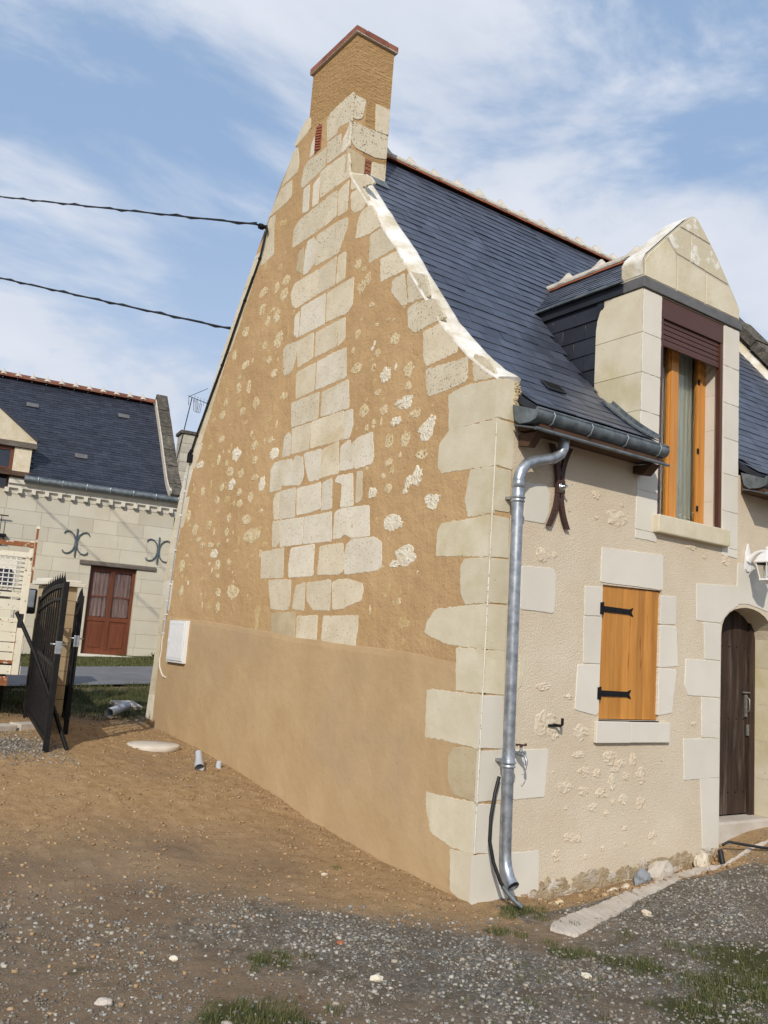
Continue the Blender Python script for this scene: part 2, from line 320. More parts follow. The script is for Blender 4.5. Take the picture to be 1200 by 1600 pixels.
def lump(mb, a, z, ra, rz, plane, mi=0, proud=.012, seed=0):
    """one rubble stone showing through the render"""
    rnd = random.Random(seed); n = 18; L = []
    ph = rnd.uniform(0, 6)
    for k in range(n):
        t = 2*math.pi*k/n; q = .98+.34*mnoise.noise(Vector((math.cos(t)*1.6+seed*3.1, math.sin(t)*1.6, ph)))+.42*mnoise.noise(Vector((math.cos(t)*5+seed, math.sin(t)*5, ph)))
        L.append((math.cos(t)*q, math.sin(t)*q))
    f3 = {'yz': lambda u, v, t: (t, a+u*ra, z+v*rz), 'xz': lambda u, v, t: (a+u*ra, t, z+v*rz)}[plane]
    vs = []; rings = (1.0, .86, .62, .34)
    for j, rr in enumerate(rings):
        for (u, v) in L:
            h = .006 if j == 0 else -(proud*(.35+.45*(1-rr))+proud*.8*mnoise.noise(Vector((u*rr*3.3+seed, v*rr*3.3, j))))
            vs.append(f3(u*rr, v*rr, h))
    vs.append(f3(0, 0, -proud*.8)); fs = []
    for j in range(3):
        for k in range(n): fs.append((j*n+k, j*n+(k+1) % n, (j+1)*n+(k+1) % n, (j+1)*n+k))
    for k in range(n): fs.append((3*n+k, 3*n+(k+1) % n, 4*n))
    mb.add(vs, fs, mi)
def slates(mb, P, u0, u1, s0, s1, ex, wd, keep=None, lift=.012, mi=0, seed=1, gap=.003):
    """P(u,s) -> (point, normal); courses of overlapping slates from s0 (eave) up to s1"""
    rnd = random.Random(seed); n = int(round((s1-s0)/ex)); row = 0
    for i in range(n):
        sa = s0+i*ex; sb = min(sa+ex*1.35, s1+.02); u = u0-(wd*.5 if row % 2 else 0); row += 1
        while u < u1-.01:
            a, b = max(u, u0)+gap/2, min(u+wd, u1)-gap/2; u += wd
            if b-a < .02 or (keep and not keep((a+b)/2, sa+ex*.4)): continue
            la = lift+rnd.uniform(-.002, .003); j = rnd.uniform(-.003, .003); k = rnd.uniform(-.0025, .0025)
            pts = []
            for (uu, ss, hh) in ((a, sa+j, la), (b, sa+j+k, la+rnd.uniform(-.0015, .0015)), (b, sb, .002), (a, sb, .002)):
                p, nn = P(uu, ss); pts.append(p+nn*hh)
            for (uu, ss) in ((a, sa+j), (b, sa+j+k)):
                p, nn = P(uu, ss); pts.append(p+nn*(la-.006))
            mb.add(pts, [(0, 1, 2, 3), (1, 0, 4, 5), (0, 3, 4), (1, 5, 2)], mi)
def curve_fn(prof):
    """profile of (y,z) points -> function s -> (y,z,ny,nz), total length"""
    L = [0]
    for a, b in zip(prof, prof[1:]): L.append(L[-1]+math.hypot(b[0]-a[0], b[1]-a[1]))
    def f(s):
        s = max(0, min(L[-1], s)); i = 0
        while i < len(L)-2 and s > L[i+1]: i += 1
        t = (s-L[i])/(L[i+1]-L[i]); a, b = prof[i], prof[i+1]
        def tang(i): 
            a, b = prof[max(i-1, 0)], prof[min(i+1, len(prof)-1)]; d = math.hypot(b[0]-a[0], b[1]-a[1]); return ((b[0]-a[0])/d, (b[1]-a[1])/d)
        t0, t1 = tang(i), tang(i+1); ty, tz = t0[0]*(1-t)+t1[0]*t, t0[1]*(1-t)+t1[1]*t; d = math.hypot(ty, tz)
        return a[0]*(1-t)+b[0]*t, a[1]*(1-t)+b[1]*t, -tz/d, ty/d
    return f, L[-1]
def ridge(root, p0, p1, side, n, r=.115, drop=.05, crest=.075, mort=True, local=False, tm=TERRA, mm=MORTAR, name='ridge_tiles', crest_w=.05, tri=False):
    """run of half-round ridge tiles bedded in mortar with a mortar crest at every joint"""
    p0, p1, side = Vector(p0), Vector(p1), Vector(side).normalized(); d = (p1-p0); Ln = d.length; d.normalize(); up = side.cross(d)
    if up.z < 0: up = -up
    t, m = MB(), MB(); K = 10
    for i in range(n):
        a, b = p0+d*(Ln*i/n+.004), p0+d*(Ln*(i+1)/n-.004); vs = []
        for (q, ex) in ((a, .006), (b, 0)):
            for (rr) in (r+ex, r+ex-.014):
                for k in range(K+1):
                    an = math.pi*k/K; vs.append(q+side*(math.cos(an)*rr*1.0)+up*(math.sin(an)*rr*.85-drop))
        S = K+1; fs = []
        for k in range(K): fs += [(k, k+1, 2*S+k+1, 2*S+k), (S+k, 3*S+k, 3*S+k+1, S+k+1), (k, S+k, S+k+1, k+1), (2*S+k, 2*S+k+1, 3*S+k+1, 3*S+k)]
        fs += [(0, 2*S, 3*S, S), (K, S+K, 3*S+K, 2*S+K)]
        t.add(vs, fs, 0)
    if mort:
        Nn = n*8
        for sg in (1, -1):
            vs = []
            for j in range(Nn+1):
                q = p0+d*(Ln*j/Nn); w = mnoise.noise(Vector((j*.9, sg*3, n)))
                ph = j/8 % 1; near = max(0, 1-min(ph, 1-ph)/.28)**1.5
                a1 = .16+.03*w; a2 = (.95+.12*w)+near*.5
                for (an, rr) in ((a1, r+.001), (a1+.03, r+.010+.003*w), ((a1+a2)/2, r+.014+.006*w), (a2-.04, r+.010), (a2, r+.001)):
                    vs.append(q+side*(sg*math.cos(an)*rr)+up*(math.sin(an)*rr*.86-drop))
            m.add(vs, [(5*j+k, 5*j+k+1, 5*j+5+k+1, 5*j+5+k) for j in range(Nn) for k in range(4)], 0, True)
    for i in range(0 if mort else 1, n+(1 if mort else 0)):
        q = p0+d*(Ln*i/n); cw = crest_w*(1+.25*mnoise.noise(Vector((i*2.3, 1, n)))); ch = crest*(1+.3*mnoise.noise(Vector((i*3.1, 5, n)))); J = 6; vs = []
        for (o, hf) in ((-1.0, 0.0), (-.55, .55), (0, 1), (.55, .5), (1.0, 0)):
            for k in range(J*2+1):
                an = .30+(math.pi-.6)*k/(2*J); lift = (.004+.012*hf)+ch*hf*(max(0, math.sin(an))**(5 if not tri else 2))
                wv = cw*(1.7-1.0*math.sin(an)) if not tri else cw*(1.9-1.3*math.sin(an))
                rr = r+lift; vs.append(q+d*(o*wv)+side*(math.cos(an)*(r+.004+.012*hf if not tri else rr))+up*(math.sin(an)*rr*.86-drop))
        S = 2*J+1
        m.add(vs, [(S*j+k, S*j+k+1, S*j+S+k+1, S*j+S+k) for j in range(4) for k in range(2*J)], 0, True)
    o = t.build(name, tm, root, local); m.build('mortar', mm, o, local); return o
GB = [
 ('p',[(2.392,7.101),(2.362,6.803),(2.455,6.784),(2.625,6.827),(2.639,6.768),(2.831,6.766),(2.871,7.025),(2.799,7.083)]),
 ('w',[(2.353,6.766),(2.37,6.635),(2.405,6.505),(2.515,6.491),(2.514,6.632),(2.465,6.776)]),
 ('p',[(2.562,6.725),(2.528,6.491),(2.789,6.49),(2.822,6.748)]),
 ('w',[(3.11,6.963),(3.099,6.748),(3.183,6.738),(3.17,6.882)]),
 ('p',[(2.833,6.7),(2.844,6.475),(3.279,6.425),(3.322,6.483),(3.283,6.672),(3.191,6.714),(3.019,6.691)]),
 ('p',[(2.308,6.442),(2.324,6.155),(2.874,6.147),(2.911,6.457),(2.616,6.459)]),
 ('w',[(2.916,6.413),(2.914,6.104),(3.025,6.108),(3.04,6.379)]),
 ('w',[(3.129,6.41),(3.103,6.099),(3.227,6.114),(3.25,6.399)]),
 ('c',[(2.33,6.12),(2.315,5.793),(2.485,5.797),(2.515,6.072)]),
 ('p',[(2.54,6.094),(2.52,5.81),(2.725,5.78),(2.753,6.104)]),
 ('p',[(2.766,6.09),(2.749,5.789),(2.805,5.784),(3.381,5.775),(3.392,5.981),(3.304,6.056)]),
 ('p',[(2.293,5.71),(2.289,5.611),(2.415,5.387),(2.858,5.394),(2.867,5.735),(2.466,5.738)]),
 ('w',[(2.936,5.734),(2.878,5.662),(2.887,5.429),(3.006,5.365),(3.09,5.373),(3.088,5.645),(3.055,5.738)]),
 ('o',[(3.146,5.705),(3.11,5.561),(3.131,5.399),(3.257,5.492),(3.227,5.68)]),
 ('c',[(2.443,5.36),(2.441,5.062),(2.748,5.058),(2.757,5.329)]),
 ('c',[(2.274,5.357),(2.254,5.069),(2.41,5.064),(2.409,5.349)]),
 ('p',[(2.781,5.337),(2.76,5.061),(3.19,5.036),(3.276,5.106),(3.325,5.238),(3.254,5.334)]),
 ('c',[(2.097,5.037),(2.079,4.758),(2.17,4.697),(2.539,4.71),(2.563,5.014),(2.321,5.03)]),
 ('w',[(2.598,5.025),(2.57,4.7),(3.059,4.694),(3.066,5.013)]),
 ('w',[(3.097,4.983),(3.081,4.681),(3.176,4.743),(3.188,4.951)]),
 ('c',[(2.185,4.66),(2.165,4.446),(2.28,4.394),(2.319,4.662)]),
 ('c',[(2.33,4.665),(2.312,4.402),(2.697,4.389),(2.716,4.648)]),
 ('c',[(2.763,4.661),(2.742,4.387),(3.025,4.354),(3.099,4.648)]),
 ('p',[(3.099,4.648),(3.085,4.493),(3.156,4.346),(3.313,4.33),(3.379,4.628),(3.311,4.669)]),
 ('w',[(2.131,4.351),(2.089,4.051),(2.426,4.042),(2.63,4.038),(2.643,4.327),(2.388,4.349)]),
 ('c',[(2.676,4.328),(2.663,4.038),(3.016,4.024),(3.041,4.307)]),
 ('p',[(2.559,4.006),(2.539,3.738),(3.047,3.731),(3.094,3.996)]),
 ('w',[(2.045,4.019),(1.996,3.742),(2.485,3.741),(2.503,3.994),(2.213,4.009)]),
 ('c',[(2.083,3.73),(2.082,3.453),(2.635,3.458),(2.657,3.724)]),
 ('w',[(1.935,3.72),(1.904,3.561),(1.955,3.45),(2.063,3.456),(2.071,3.717)]),
 ('c',[(2.677,3.716),(2.667,3.451),(2.998,3.451),(3.033,3.716)]),
 ('w',[(3.101,3.697),(3.044,3.645),(3.032,3.444),(3.188,3.441),(3.178,3.654)]),
 ('w',[(1.585,3.45),(1.537,3.208),(1.575,3.162),(1.818,3.146),(1.891,3.397),(1.783,3.434)]),
 ('w',[(1.954,3.439),(1.873,3.34),(1.848,3.161),(2.07,3.162),(2.079,3.294),(2.084,3.393)]),
 ('c',[(2.131,3.45),(2.087,3.147),(2.401,3.136),(2.412,3.408)]),
 ('w',[(2.425,3.421),(2.421,3.127),(2.603,3.125),(2.693,3.274),(2.752,3.422)]),
 ('w',[(2.77,3.395),(2.714,3.196),(2.778,3.11),(2.954,3.13),(2.96,3.368),(2.899,3.419)]),
 ('w',[(2.978,3.4),(2.964,3.125),(3.134,3.144),(3.158,3.407)]),
 ('w',[(3.159,3.413),(3.151,3.104),(3.386,3.104),(3.406,3.341),(3.33,3.405)]),
 ('w',[(1.851,3.112),(1.801,2.817),(2.01,2.82),(2.012,3.035),(2.135,3.07),(2.103,3.121)]),
 ('c',[(1.694,3.114),(1.673,2.883),(1.703,2.839),(1.768,2.845),(1.778,3.124)]),
 ('w',[(2.192,3.115),(2.158,2.823),(2.331,2.822),(2.351,3.084)]),
 ('w',[(2.384,3.093),(2.354,2.84),(2.574,2.82),(2.784,2.815),(2.829,3.08)]),
 ('w',[(2.855,3.094),(2.827,2.801),(3.132,2.802),(3.172,3.087)]),
 ('c',[(3.185,3.088),(3.155,2.798),(3.243,2.811),(3.293,3.008),(3.256,3.077)]),
 ('w',[(1.555,2.8),(1.512,2.534),(1.808,2.532),(1.908,2.58),(1.96,2.541),(2.086,2.538),(2.093,2.785),(1.999,2.809)]),
 ('w',[(2.154,2.795),(2.113,2.524),(2.612,2.525),(2.634,2.786)]),
 ('w',[(2.656,2.787),(2.634,2.526),(3.056,2.52),(3.117,2.789)]),
 ('c',[(3.13,2.79),(3.09,2.575),(3.141,2.525),(3.227,2.529),(3.264,2.788)]),
 ('c',[(2.982,2.505),(2.952,2.21),(3.204,2.216),(3.221,2.5)]),
 ('c',[(3.233,2.494),(3.217,2.217),(3.41,2.221),(3.444,2.486)]),
 ('w',[(2.407,2.514),(2.391,2.219),(2.838,2.213),(2.859,2.333),(2.841,2.492)]),
 ('c',[(1.916,2.497),(1.88,2.247),(1.97,2.218),(2.309,2.227),(2.299,2.486)]),
 ('w',[(1.449,2.52),(1.332,2.464),(1.308,2.268),(1.362,2.236),(1.856,2.215),(1.88,2.381),(1.857,2.483),(1.769,2.519)]),
 ('c',[(2.788,2.19),(2.768,1.949),(2.816,1.898),(3.133,1.908),(3.237,2.194)]),
 ('c',[(2.519,2.162),(2.496,1.895),(2.718,1.916),(2.687,2.126)]),
 ('c',[(2.07,2.174),(2.049,1.903),(2.319,1.902),(2.459,1.992),(2.486,2.156)]),
 ('c',[(1.795,2.173),(1.573,2.133),(1.548,2.078),(1.571,1.99),(1.851,1.915),(2.001,1.909),(2.047,2.147),(1.944,2.171)]),
 ('o',[(2.656,1.883),(2.626,1.644),(3.075,1.663),(3.114,1.868)]),
 ('c',[(2.25,1.855),(2.235,1.635),(2.592,1.634),(2.616,1.84)]),
 ('c',[(1.598,1.862),(1.586,1.774),(1.607,1.607),(2.145,1.633),(2.149,1.85)]),
]
RK = [
 ('c',[(2.285,6.165),(1.983,6.021),(1.868,5.896),(2.021,5.93),(2.275,5.996)]),
 ('c',[(2.088,5.957),(1.951,5.779),(2.04,5.693),(2.17,5.713),(2.246,5.789),(2.269,5.954)]),
 ('c',[(1.903,5.692),(1.688,5.41),(1.901,5.393),(2.118,5.427),(2.101,5.58),(2.051,5.682)]),
 ('c',[(1.66,5.378),(1.424,5.107),(1.58,5.098),(1.85,5.096),(1.862,5.372)]),
 ('p',[(1.395,5.055),(1.231,4.841),(1.415,4.846),(1.629,4.837),(1.664,5.07)]),
 ('c',[(1.28,4.803),(1.205,4.509),(1.29,4.514),(1.353,4.593),(1.453,4.692),(1.451,4.775),(1.411,4.81)]),
 ('p',[(1.195,4.802),(0.978,4.692),(0.897,4.484),(1.059,4.506),(1.184,4.51),(1.231,4.787)]),
 ('p',[(0.814,4.44),(0.672,4.241),(0.871,4.232),(1.069,4.214),(1.159,4.284),(1.194,4.453),(1.077,4.485)]),
 ('c',[(0.716,4.209),(0.511,3.977),(0.496,3.912),(0.686,3.897),(0.865,3.882),(0.921,3.952),(0.945,4.188)]),
 ('p',[(0.367,3.835),(0.36,3.656),(0.48,3.634),(0.733,3.614),(0.82,3.625),(0.855,3.688),(0.881,3.85)]),
 ('c',[(0.282,3.844),(0.118,3.753),(-0.051,3.618),(0.043,3.611),(0.272,3.626),(0.301,3.761)]),
]
LK = [
 ('c',[(3.333,7.271),(3.237,7.217),(3.227,7.115),(3.289,7.082),(3.509,7.031),(3.564,7.049),(3.444,7.177)]),
 ('c',[(3.476,6.987),(3.416,6.786),(3.437,6.684),(3.759,6.651),(3.786,6.648),(3.679,6.802),(3.568,6.994)]),
 ('c',[(3.544,6.632),(3.521,6.428),(3.62,6.398),(4.024,6.371),(3.933,6.479),(3.783,6.633)]),
 ('c',[(3.866,6.346),(3.881,6.203),(3.822,5.859),(4.03,5.817),(4.115,5.817),(4.052,6.224),(3.997,6.346)]),
]
QG = [
 ('c',[(0.009,3.587),(0.004,3.301),(0.537,3.289),(0.564,3.58),(0.373,3.612)]),
 ('c',[(0.011,3.291),(0.008,2.95),(0.596,2.963),(0.647,3.022),(0.637,3.198),(0.537,3.283)]),
 ('c',[(0.016,2.94),(0.028,2.692),(0.021,2.605),(0.252,2.592),(0.297,2.729),(0.257,2.943)]),
 ('c',[(0.015,2.589),(0.03,2.295),(0.322,2.308),(0.595,2.327),(0.601,2.506),(0.553,2.565)]),
 ('c',[(0.029,2.282),(0.032,1.973),(0.232,1.96),(0.289,2.051),(0.304,2.221),(0.27,2.286)]),
 ('c',[(0.037,1.96),(0.025,1.649),(0.427,1.672),(0.677,1.743),(0.653,1.825),(0.555,1.92)]),
 ('c',[(0.026,1.649),(0.033,1.349),(0.276,1.35),(0.303,1.644)]),
 ('c',[(0.031,1.335),(0.033,0.981),(0.594,0.994),(0.605,1.332)]),
 ('o',[(0.033,0.981),(0.045,0.631),(0.245,0.642),(0.307,0.727),(0.319,0.861),(0.273,0.956)]),
 ('c',[(0.044,0.624),(0.037,0.296),(0.245,0.29),(0.459,0.346),(0.532,0.497),(0.543,0.606),(0.274,0.61)]),
 ('c',[(0.027,0.292),(-0.01,-0.028),(0.122,-0.024),(0.219,0.015),(0.243,0.277)]),
]
QF = [
 ('c',[(-0.016,3.581),(0.131,3.611),(0.203,3.548),(0.197,3.298),(-0.011,3.304)]),
 ('c',[(-0.01,3.287),(0.175,3.282),(0.168,2.941),(-0.009,2.953)]),
 ('c',[(-0.014,2.93),(0.161,2.934),(0.162,2.693),(0.159,2.628),(-0.028,2.621)]),
 ('c',[(-0.021,2.585),(0.161,2.586),(0.172,2.301),(-0.026,2.291)]),
 ('c',[(-0.03,2.278),(0.173,2.289),(0.185,1.976),(-0.028,1.97)]),
 ('c',[(-0.036,1.957),(0.177,1.963),(0.178,1.649),(-0.034,1.649)]),
 ('c',[(-0.034,1.641),(0.18,1.647),(0.193,1.344),(-0.037,1.351)]),
 ('w',[(-0.036,1.333),(0.187,1.337),(0.206,0.978),(-0.034,0.986)]),
 ('w',[(-0.032,0.966),(0.654,0.975),(0.634,0.642),(-0.047,0.634)]),
 ('w',[(-0.047,0.621),(0.209,0.604),(0.213,0.277),(-0.041,0.308)]),
 ('w',[(-0.04,0.289),(0.606,0.276),(0.613,0.0),(0.29,-0.034),(0.021,-0.057),(0.002,-0.042)]),
 ('w',[(0.305,2.873),(0.518,2.895),(0.559,2.841),(0.559,2.677),(0.517,2.597),(0.313,2.594)]),
 ('w',[(0.317,2.26),(0.602,2.279),(0.661,2.245),(0.659,1.952),(0.328,1.95)]),
 ('c',[(0.333,1.627),(0.394,1.595),(0.365,1.425),(0.329,1.382)]),
 ('w',[(0.614,0.975),(0.659,0.968),(0.634,0.642),(0.34,0.633),(0.327,0.97)]),
 ('w',[(0.308,2.254),(0.64,2.273),(0.66,2.231),(0.646,1.946),(0.315,1.953)]),
 ('w',[(1.161,2.5),(1.919,2.535),(1.923,2.242),(1.161,2.232)]),
 ('w',[(0.985,2.183),(1.185,2.193),(1.184,1.971),(0.992,1.959)]),
 ('w',[(0.984,1.951),(1.185,1.964),(1.18,1.605),(0.997,1.605)]),
 ('w',[(0.937,1.588),(1.181,1.598),(1.182,1.245),(1.156,1.218),(0.921,1.258)]),
 ('w',[(1.906,2.195),(2.106,2.204),(2.103,1.974),(1.901,1.96)]),
 ('w',[(1.902,1.954),(2.114,1.955),(2.14,1.631),(1.898,1.611)]),
 ('w',[(1.898,1.605),(2.125,1.601),(2.073,1.251),(1.897,1.229)]),
 ('w',[(2.383,2.342),(3.002,2.383),(3.005,2.212),(2.842,2.134),(2.736,2.032),(2.391,2.03)]),
 ('w',[(2.493,2.024),(2.737,2.021),(2.732,1.71),(2.518,1.71)]),
 ('w',[(2.251,1.696),(2.736,1.704),(2.735,1.394),(2.292,1.401),(2.241,1.478)]),
 ('w',[(2.475,1.387),(2.732,1.383),(2.728,1.051),(2.49,1.06)]),
 ('w',[(2.238,1.046),(2.728,1.047),(2.735,0.728),(2.257,0.715)]),
 ('w',[(2.475,0.729),(2.735,0.716),(2.74,0.146),(2.522,0.151)]),
]
RUB = [
 ('h',3.692,4.598,0.061,0.042),
 ('h',3.539,4.412,0.094,0.047),
 ('l',3.278,4.102,0.089,0.046),
 ('l',3.576,3.922,0.081,0.05),
 ('l',3.582,3.821,0.032,0.04),
 ('l',3.464,3.675,0.079,0.032),
 ('w',3.371,3.517,0.103,0.064),
 ('w',3.584,3.226,0.067,0.064),
 ('h',1.926,4.1,0.088,0.052),
 ('w',1.431,3.93,0.067,0.065),
 ('h',1.65,4.054,0.041,0.033),
 ('h',1.546,3.796,0.051,0.03),
 ('h',1.755,3.666,0.071,0.06),
 ('h',1.436,3.618,0.061,0.048),
 ('w',1.269,3.49,0.054,0.041),
 ('h',1.324,3.321,0.061,0.064),
 ('h',1.311,3.138,0.054,0.031),
 ('h',1.252,3.06,0.025,0.03),
 ('h',1.373,3.03,0.038,0.026),
 ('h',1.602,4.172,0.046,0.036),
 ('h',2.001,4.291,0.036,0.033),
 ('w',3.579,3.199,0.066,0.07),
 ('w',1.521,2.904,0.067,0.051),
 ('h',1.284,2.914,0.05,0.045),
 ('l',3.564,2.726,0.058,0.037),
 ('l',3.391,2.569,0.051,0.03),
 ('l',3.412,1.901,0.056,0.059),
 ('w',1.225,2.623,0.098,0.074),
 ('h',2.039,5.148,0.062,0.055),
 ('h',1.921,5.062,0.036,0.024),
 ('h',1.956,4.895,0.07,0.066),
 ('h',1.856,4.932,0.069,0.071),
 ('h',1.755,4.659,0.054,0.029),
 ('h',1.892,4.557,0.036,0.023),
 ('h',1.645,4.445,0.03,0.023),
 ('h',1.466,4.44,0.032,0.017),
 ('h',1.386,4.418,0.025,0.015),
 ('h',1.943,4.436,0.04,0.041),
 ('h',1.356,4.235,0.061,0.044),
 ('h',3.981,5.458,0.103,0.052),
 ('h',3.661,5.422,0.056,0.065),
 ('h',3.456,5.438,0.094,0.064),
 ('h',3.478,5.279,0.094,0.059),
 ('h',3.981,5.243,0.074,0.066),
 ('h',3.811,5.079,0.057,0.079),
 ('h',3.708,5.172,0.051,0.029),
 ('h',3.608,5.063,0.088,0.077),
 ('h',3.516,4.78,0.107,0.11),
 ('l',3.307,4.817,0.023,0.081),
 ('l',3.825,4.798,0.063,0.057),
 ('l',3.955,4.831,0.047,0.043),
 ('l',3.999,5.765,0.054,0.068),
 ('l',3.635,5.638,0.061,0.043),
 ('l',3.542,5.777,0.028,0.029),
 ('l',4.017,5.855,0.06,0.038),
 ('l',3.708,6.181,0.057,0.045),
 ('l',3.625,6.163,0.056,0.045),
 ('l',3.736,4.689,0.056,0.028),
 ('w',1.456,3.933,0.074,0.083),
 ('h',1.112,3.909,0.073,0.073),
 ('h',1.106,3.76,0.046,0.046),
 ('h',1.551,3.798,0.046,0.028),
 ('w',1.133,3.63,0.145,0.063),
 ('h',0.987,3.502,0.08,0.045),
 ('h',1.44,3.623,0.06,0.047),
 ('w',1.241,3.483,0.074,0.043),
 ('h',1.753,3.667,0.076,0.063),
 ('w',0.825,3.343,0.115,0.099),
 ('w',0.756,3.411,0.048,0.043),
 ('h',1.097,3.306,0.066,0.077),
 ('h',1.328,3.323,0.065,0.066),
 ('h',1.154,3.183,0.025,0.026),
 ('h',0.872,3.149,0.081,0.043),
 ('h',1.306,3.14,0.06,0.032),
 ('h',1.251,3.063,0.026,0.032),
 ('h',1.375,3.033,0.037,0.026),
 ('w',0.902,2.977,0.082,0.086),
 ('w',1.015,2.935,0.05,0.062),
 ('w',1.048,2.871,0.034,0.035),
 ('w',1.517,2.908,0.067,0.05),
 ('h',1.29,2.915,0.053,0.045),
 ('l',0.418,2.896,0.028,0.017),
 ('w',0.692,2.774,0.101,0.036),
 ('h',1.338,4.227,0.071,0.052),
 ('h',1.951,4.434,0.046,0.048),
 ('h',1.597,4.169,0.042,0.042),
 ('h',1.65,4.044,0.043,0.042),
 ('h',1.931,4.1,0.087,0.055),
 ('w',1.189,2.625,0.128,0.078),
 ('w',1.097,2.602,0.056,0.031),
 ('w',0.981,2.347,0.169,0.09),
 ('w',1.123,2.285,0.071,0.036),
 ('l',0.957,1.81,0.091,0.061),
 ('l',0.941,1.666,0.034,0.029),
 ('h',4.016,2.082,0.142,0.084),
 ('l',3.415,1.859,0.056,0.075),
 ('l',3.405,1.747,0.04,0.056),
 ('h',3.705,2.677,0.191,0.084),
 ('h',3.863,2.858,0.11,0.057),
 ('h',3.804,3.095,0.044,0.058),
 ('l',4.173,2.419,0.056,0.045),
 ('l',1.021,2.051,0.025,0.03),
 ('w',0.69,2.744,0.101,0.062),
 ('h',1.288,2.915,0.059,0.045),
 ('h',1.375,3.033,0.038,0.026),
 ('h',4.756,4.173,0.081,0.058),
 ('l',4.968,4.149,0.059,0.037),
 ('h',4.221,4.119,0.081,0.056),
 ('l',4.334,4.224,0.075,0.053),
 ('h',4.688,4.3,0.056,0.045),
 ('h',3.913,4.144,0.088,0.076),
 ('l',4.118,3.968,0.065,0.031),
 ('h',4.705,3.87,0.088,0.045),
 ('l',5.011,3.821,0.067,0.036),
 ('w',4.278,3.63,0.111,0.093),
 ('h',3.85,3.665,0.083,0.053),
 ('h',3.46,3.668,0.077,0.035),
 ('w',3.368,3.509,0.107,0.066),
 ('h',3.799,3.499,0.058,0.055),
 ('h',4.502,3.56,0.039,0.043),
 ('h',4.728,3.633,0.048,0.071),
 ('l',4.874,3.584,0.065,0.036),
 ('w',5.254,3.634,0.112,0.051),
 ('h',4.383,3.445,0.098,0.06),
 ('h',4.103,3.394,0.089,0.053),
 ('h',3.76,3.305,0.081,0.04),
 ('w',3.576,3.198,0.072,0.075),
 ('w',4.312,3.288,0.096,0.059),
 ('h',4.563,3.283,0.054,0.055),
 ('l',4.878,3.352,0.033,0.067),
 ('h',5.087,3.297,0.067,0.057),
 ('l',5.348,3.333,0.053,0.055),
 ('h',4.091,3.175,0.078,0.049),
 ('h',4.065,3.053,0.078,0.052),
 ('h',3.835,3.102,0.048,0.051),
 ('l',4.385,3.124,0.075,0.047),
 ('h',4.652,3.141,0.07,0.055),
 ('h',4.62,3.005,0.054,0.024),
 ('h',4.301,2.913,0.066,0.049),
 ('h',3.868,2.855,0.102,0.051),
 ('h',4.822,2.87,0.068,0.055),
 ('h',5.203,2.846,0.085,0.085),
 ('h',5.443,3.031,0.088,0.09),
 ('h',5.066,2.717,0.066,0.028),
 ('l',5.317,2.714,0.043,0.028),
 ('h',4.32,2.753,0.052,0.056),
 ('h',4.279,2.654,0.037,0.023),
 ('h',3.748,2.676,0.159,0.074),
 ('l',3.549,2.739,0.064,0.028),
 ('h',4.705,2.629,0.094,0.034),
 ('h',4.946,2.642,0.073,0.034),
 ('h',4.503,2.618,0.061,0.026),
 ('w',4.584,2.524,0.114,0.05),
 ('l',4.938,2.532,0.073,0.031),
 ('h',4.476,2.389,0.075,0.065),
 ('h',5.488,2.425,0.088,0.088),
 ('l',5.261,2.417,0.077,0.024),
 ('h',5.356,2.533,0.052,0.028),
 ('h',4.191,2.419,0.057,0.035),
 ('l',4.171,2.331,0.036,0.032),
 ('h',4.692,2.413,0.035,0.027),
 ('h',4.448,2.268,0.056,0.032),
 ('l',4.827,2.244,0.087,0.03),
 ('h',5.419,2.119,0.061,0.066),
 ('h',4.386,2.083,0.074,0.06),
 ('h',4.01,2.079,0.144,0.08),
 ('h',4.366,1.917,0.062,0.06),
 ('l',4.599,1.948,0.053,0.048),
 ('l',3.423,1.87,0.062,0.058),
 ('l',4.021,2.529,0.077,0.022),
 ('l',3.654,2.458,0.046,0.021),
 ('h',3.539,2.927,0.052,0.022),
 ('l',3.732,2.363,0.04,0.037),
 ('l',3.371,2.712,0.037,0.03),
 ('l',3.389,2.564,0.053,0.03),
 ('l',3.641,5.635,0.064,0.042),
 ('h',3.468,5.437,0.077,0.067),
 ('h',3.662,5.408,0.053,0.066),
 ('h',3.477,5.281,0.09,0.074),
 ('h',3.983,5.453,0.098,0.059),
 ('h',3.97,5.251,0.07,0.07),
 ('h',3.805,5.08,0.054,0.079),
 ('h',4.349,5.087,0.104,0.069),
 ('h',4.588,4.855,0.074,0.065),
 ('h',4.262,4.671,0.111,0.056),
 ('h',4.377,4.551,0.054,0.025),
 ('l',4.795,4.641,0.057,0.029),
 ('h',4.377,4.418,0.071,0.072),
 ('h',4.119,4.384,0.057,0.084),
 ('l',4.693,4.455,0.05,0.036),
 ('h',4.69,4.312,0.056,0.05),
 ('h',3.914,4.169,0.066,0.066),
 ('h',3.672,4.586,0.053,0.04),
 ('h',3.813,4.786,0.06,0.054),
 ('h',3.551,4.408,0.077,0.052),
 ('h',3.277,4.107,0.085,0.044),
 ('l',3.731,4.695,0.027,0.027),
 ('l',4.009,5.863,0.046,0.043),
]
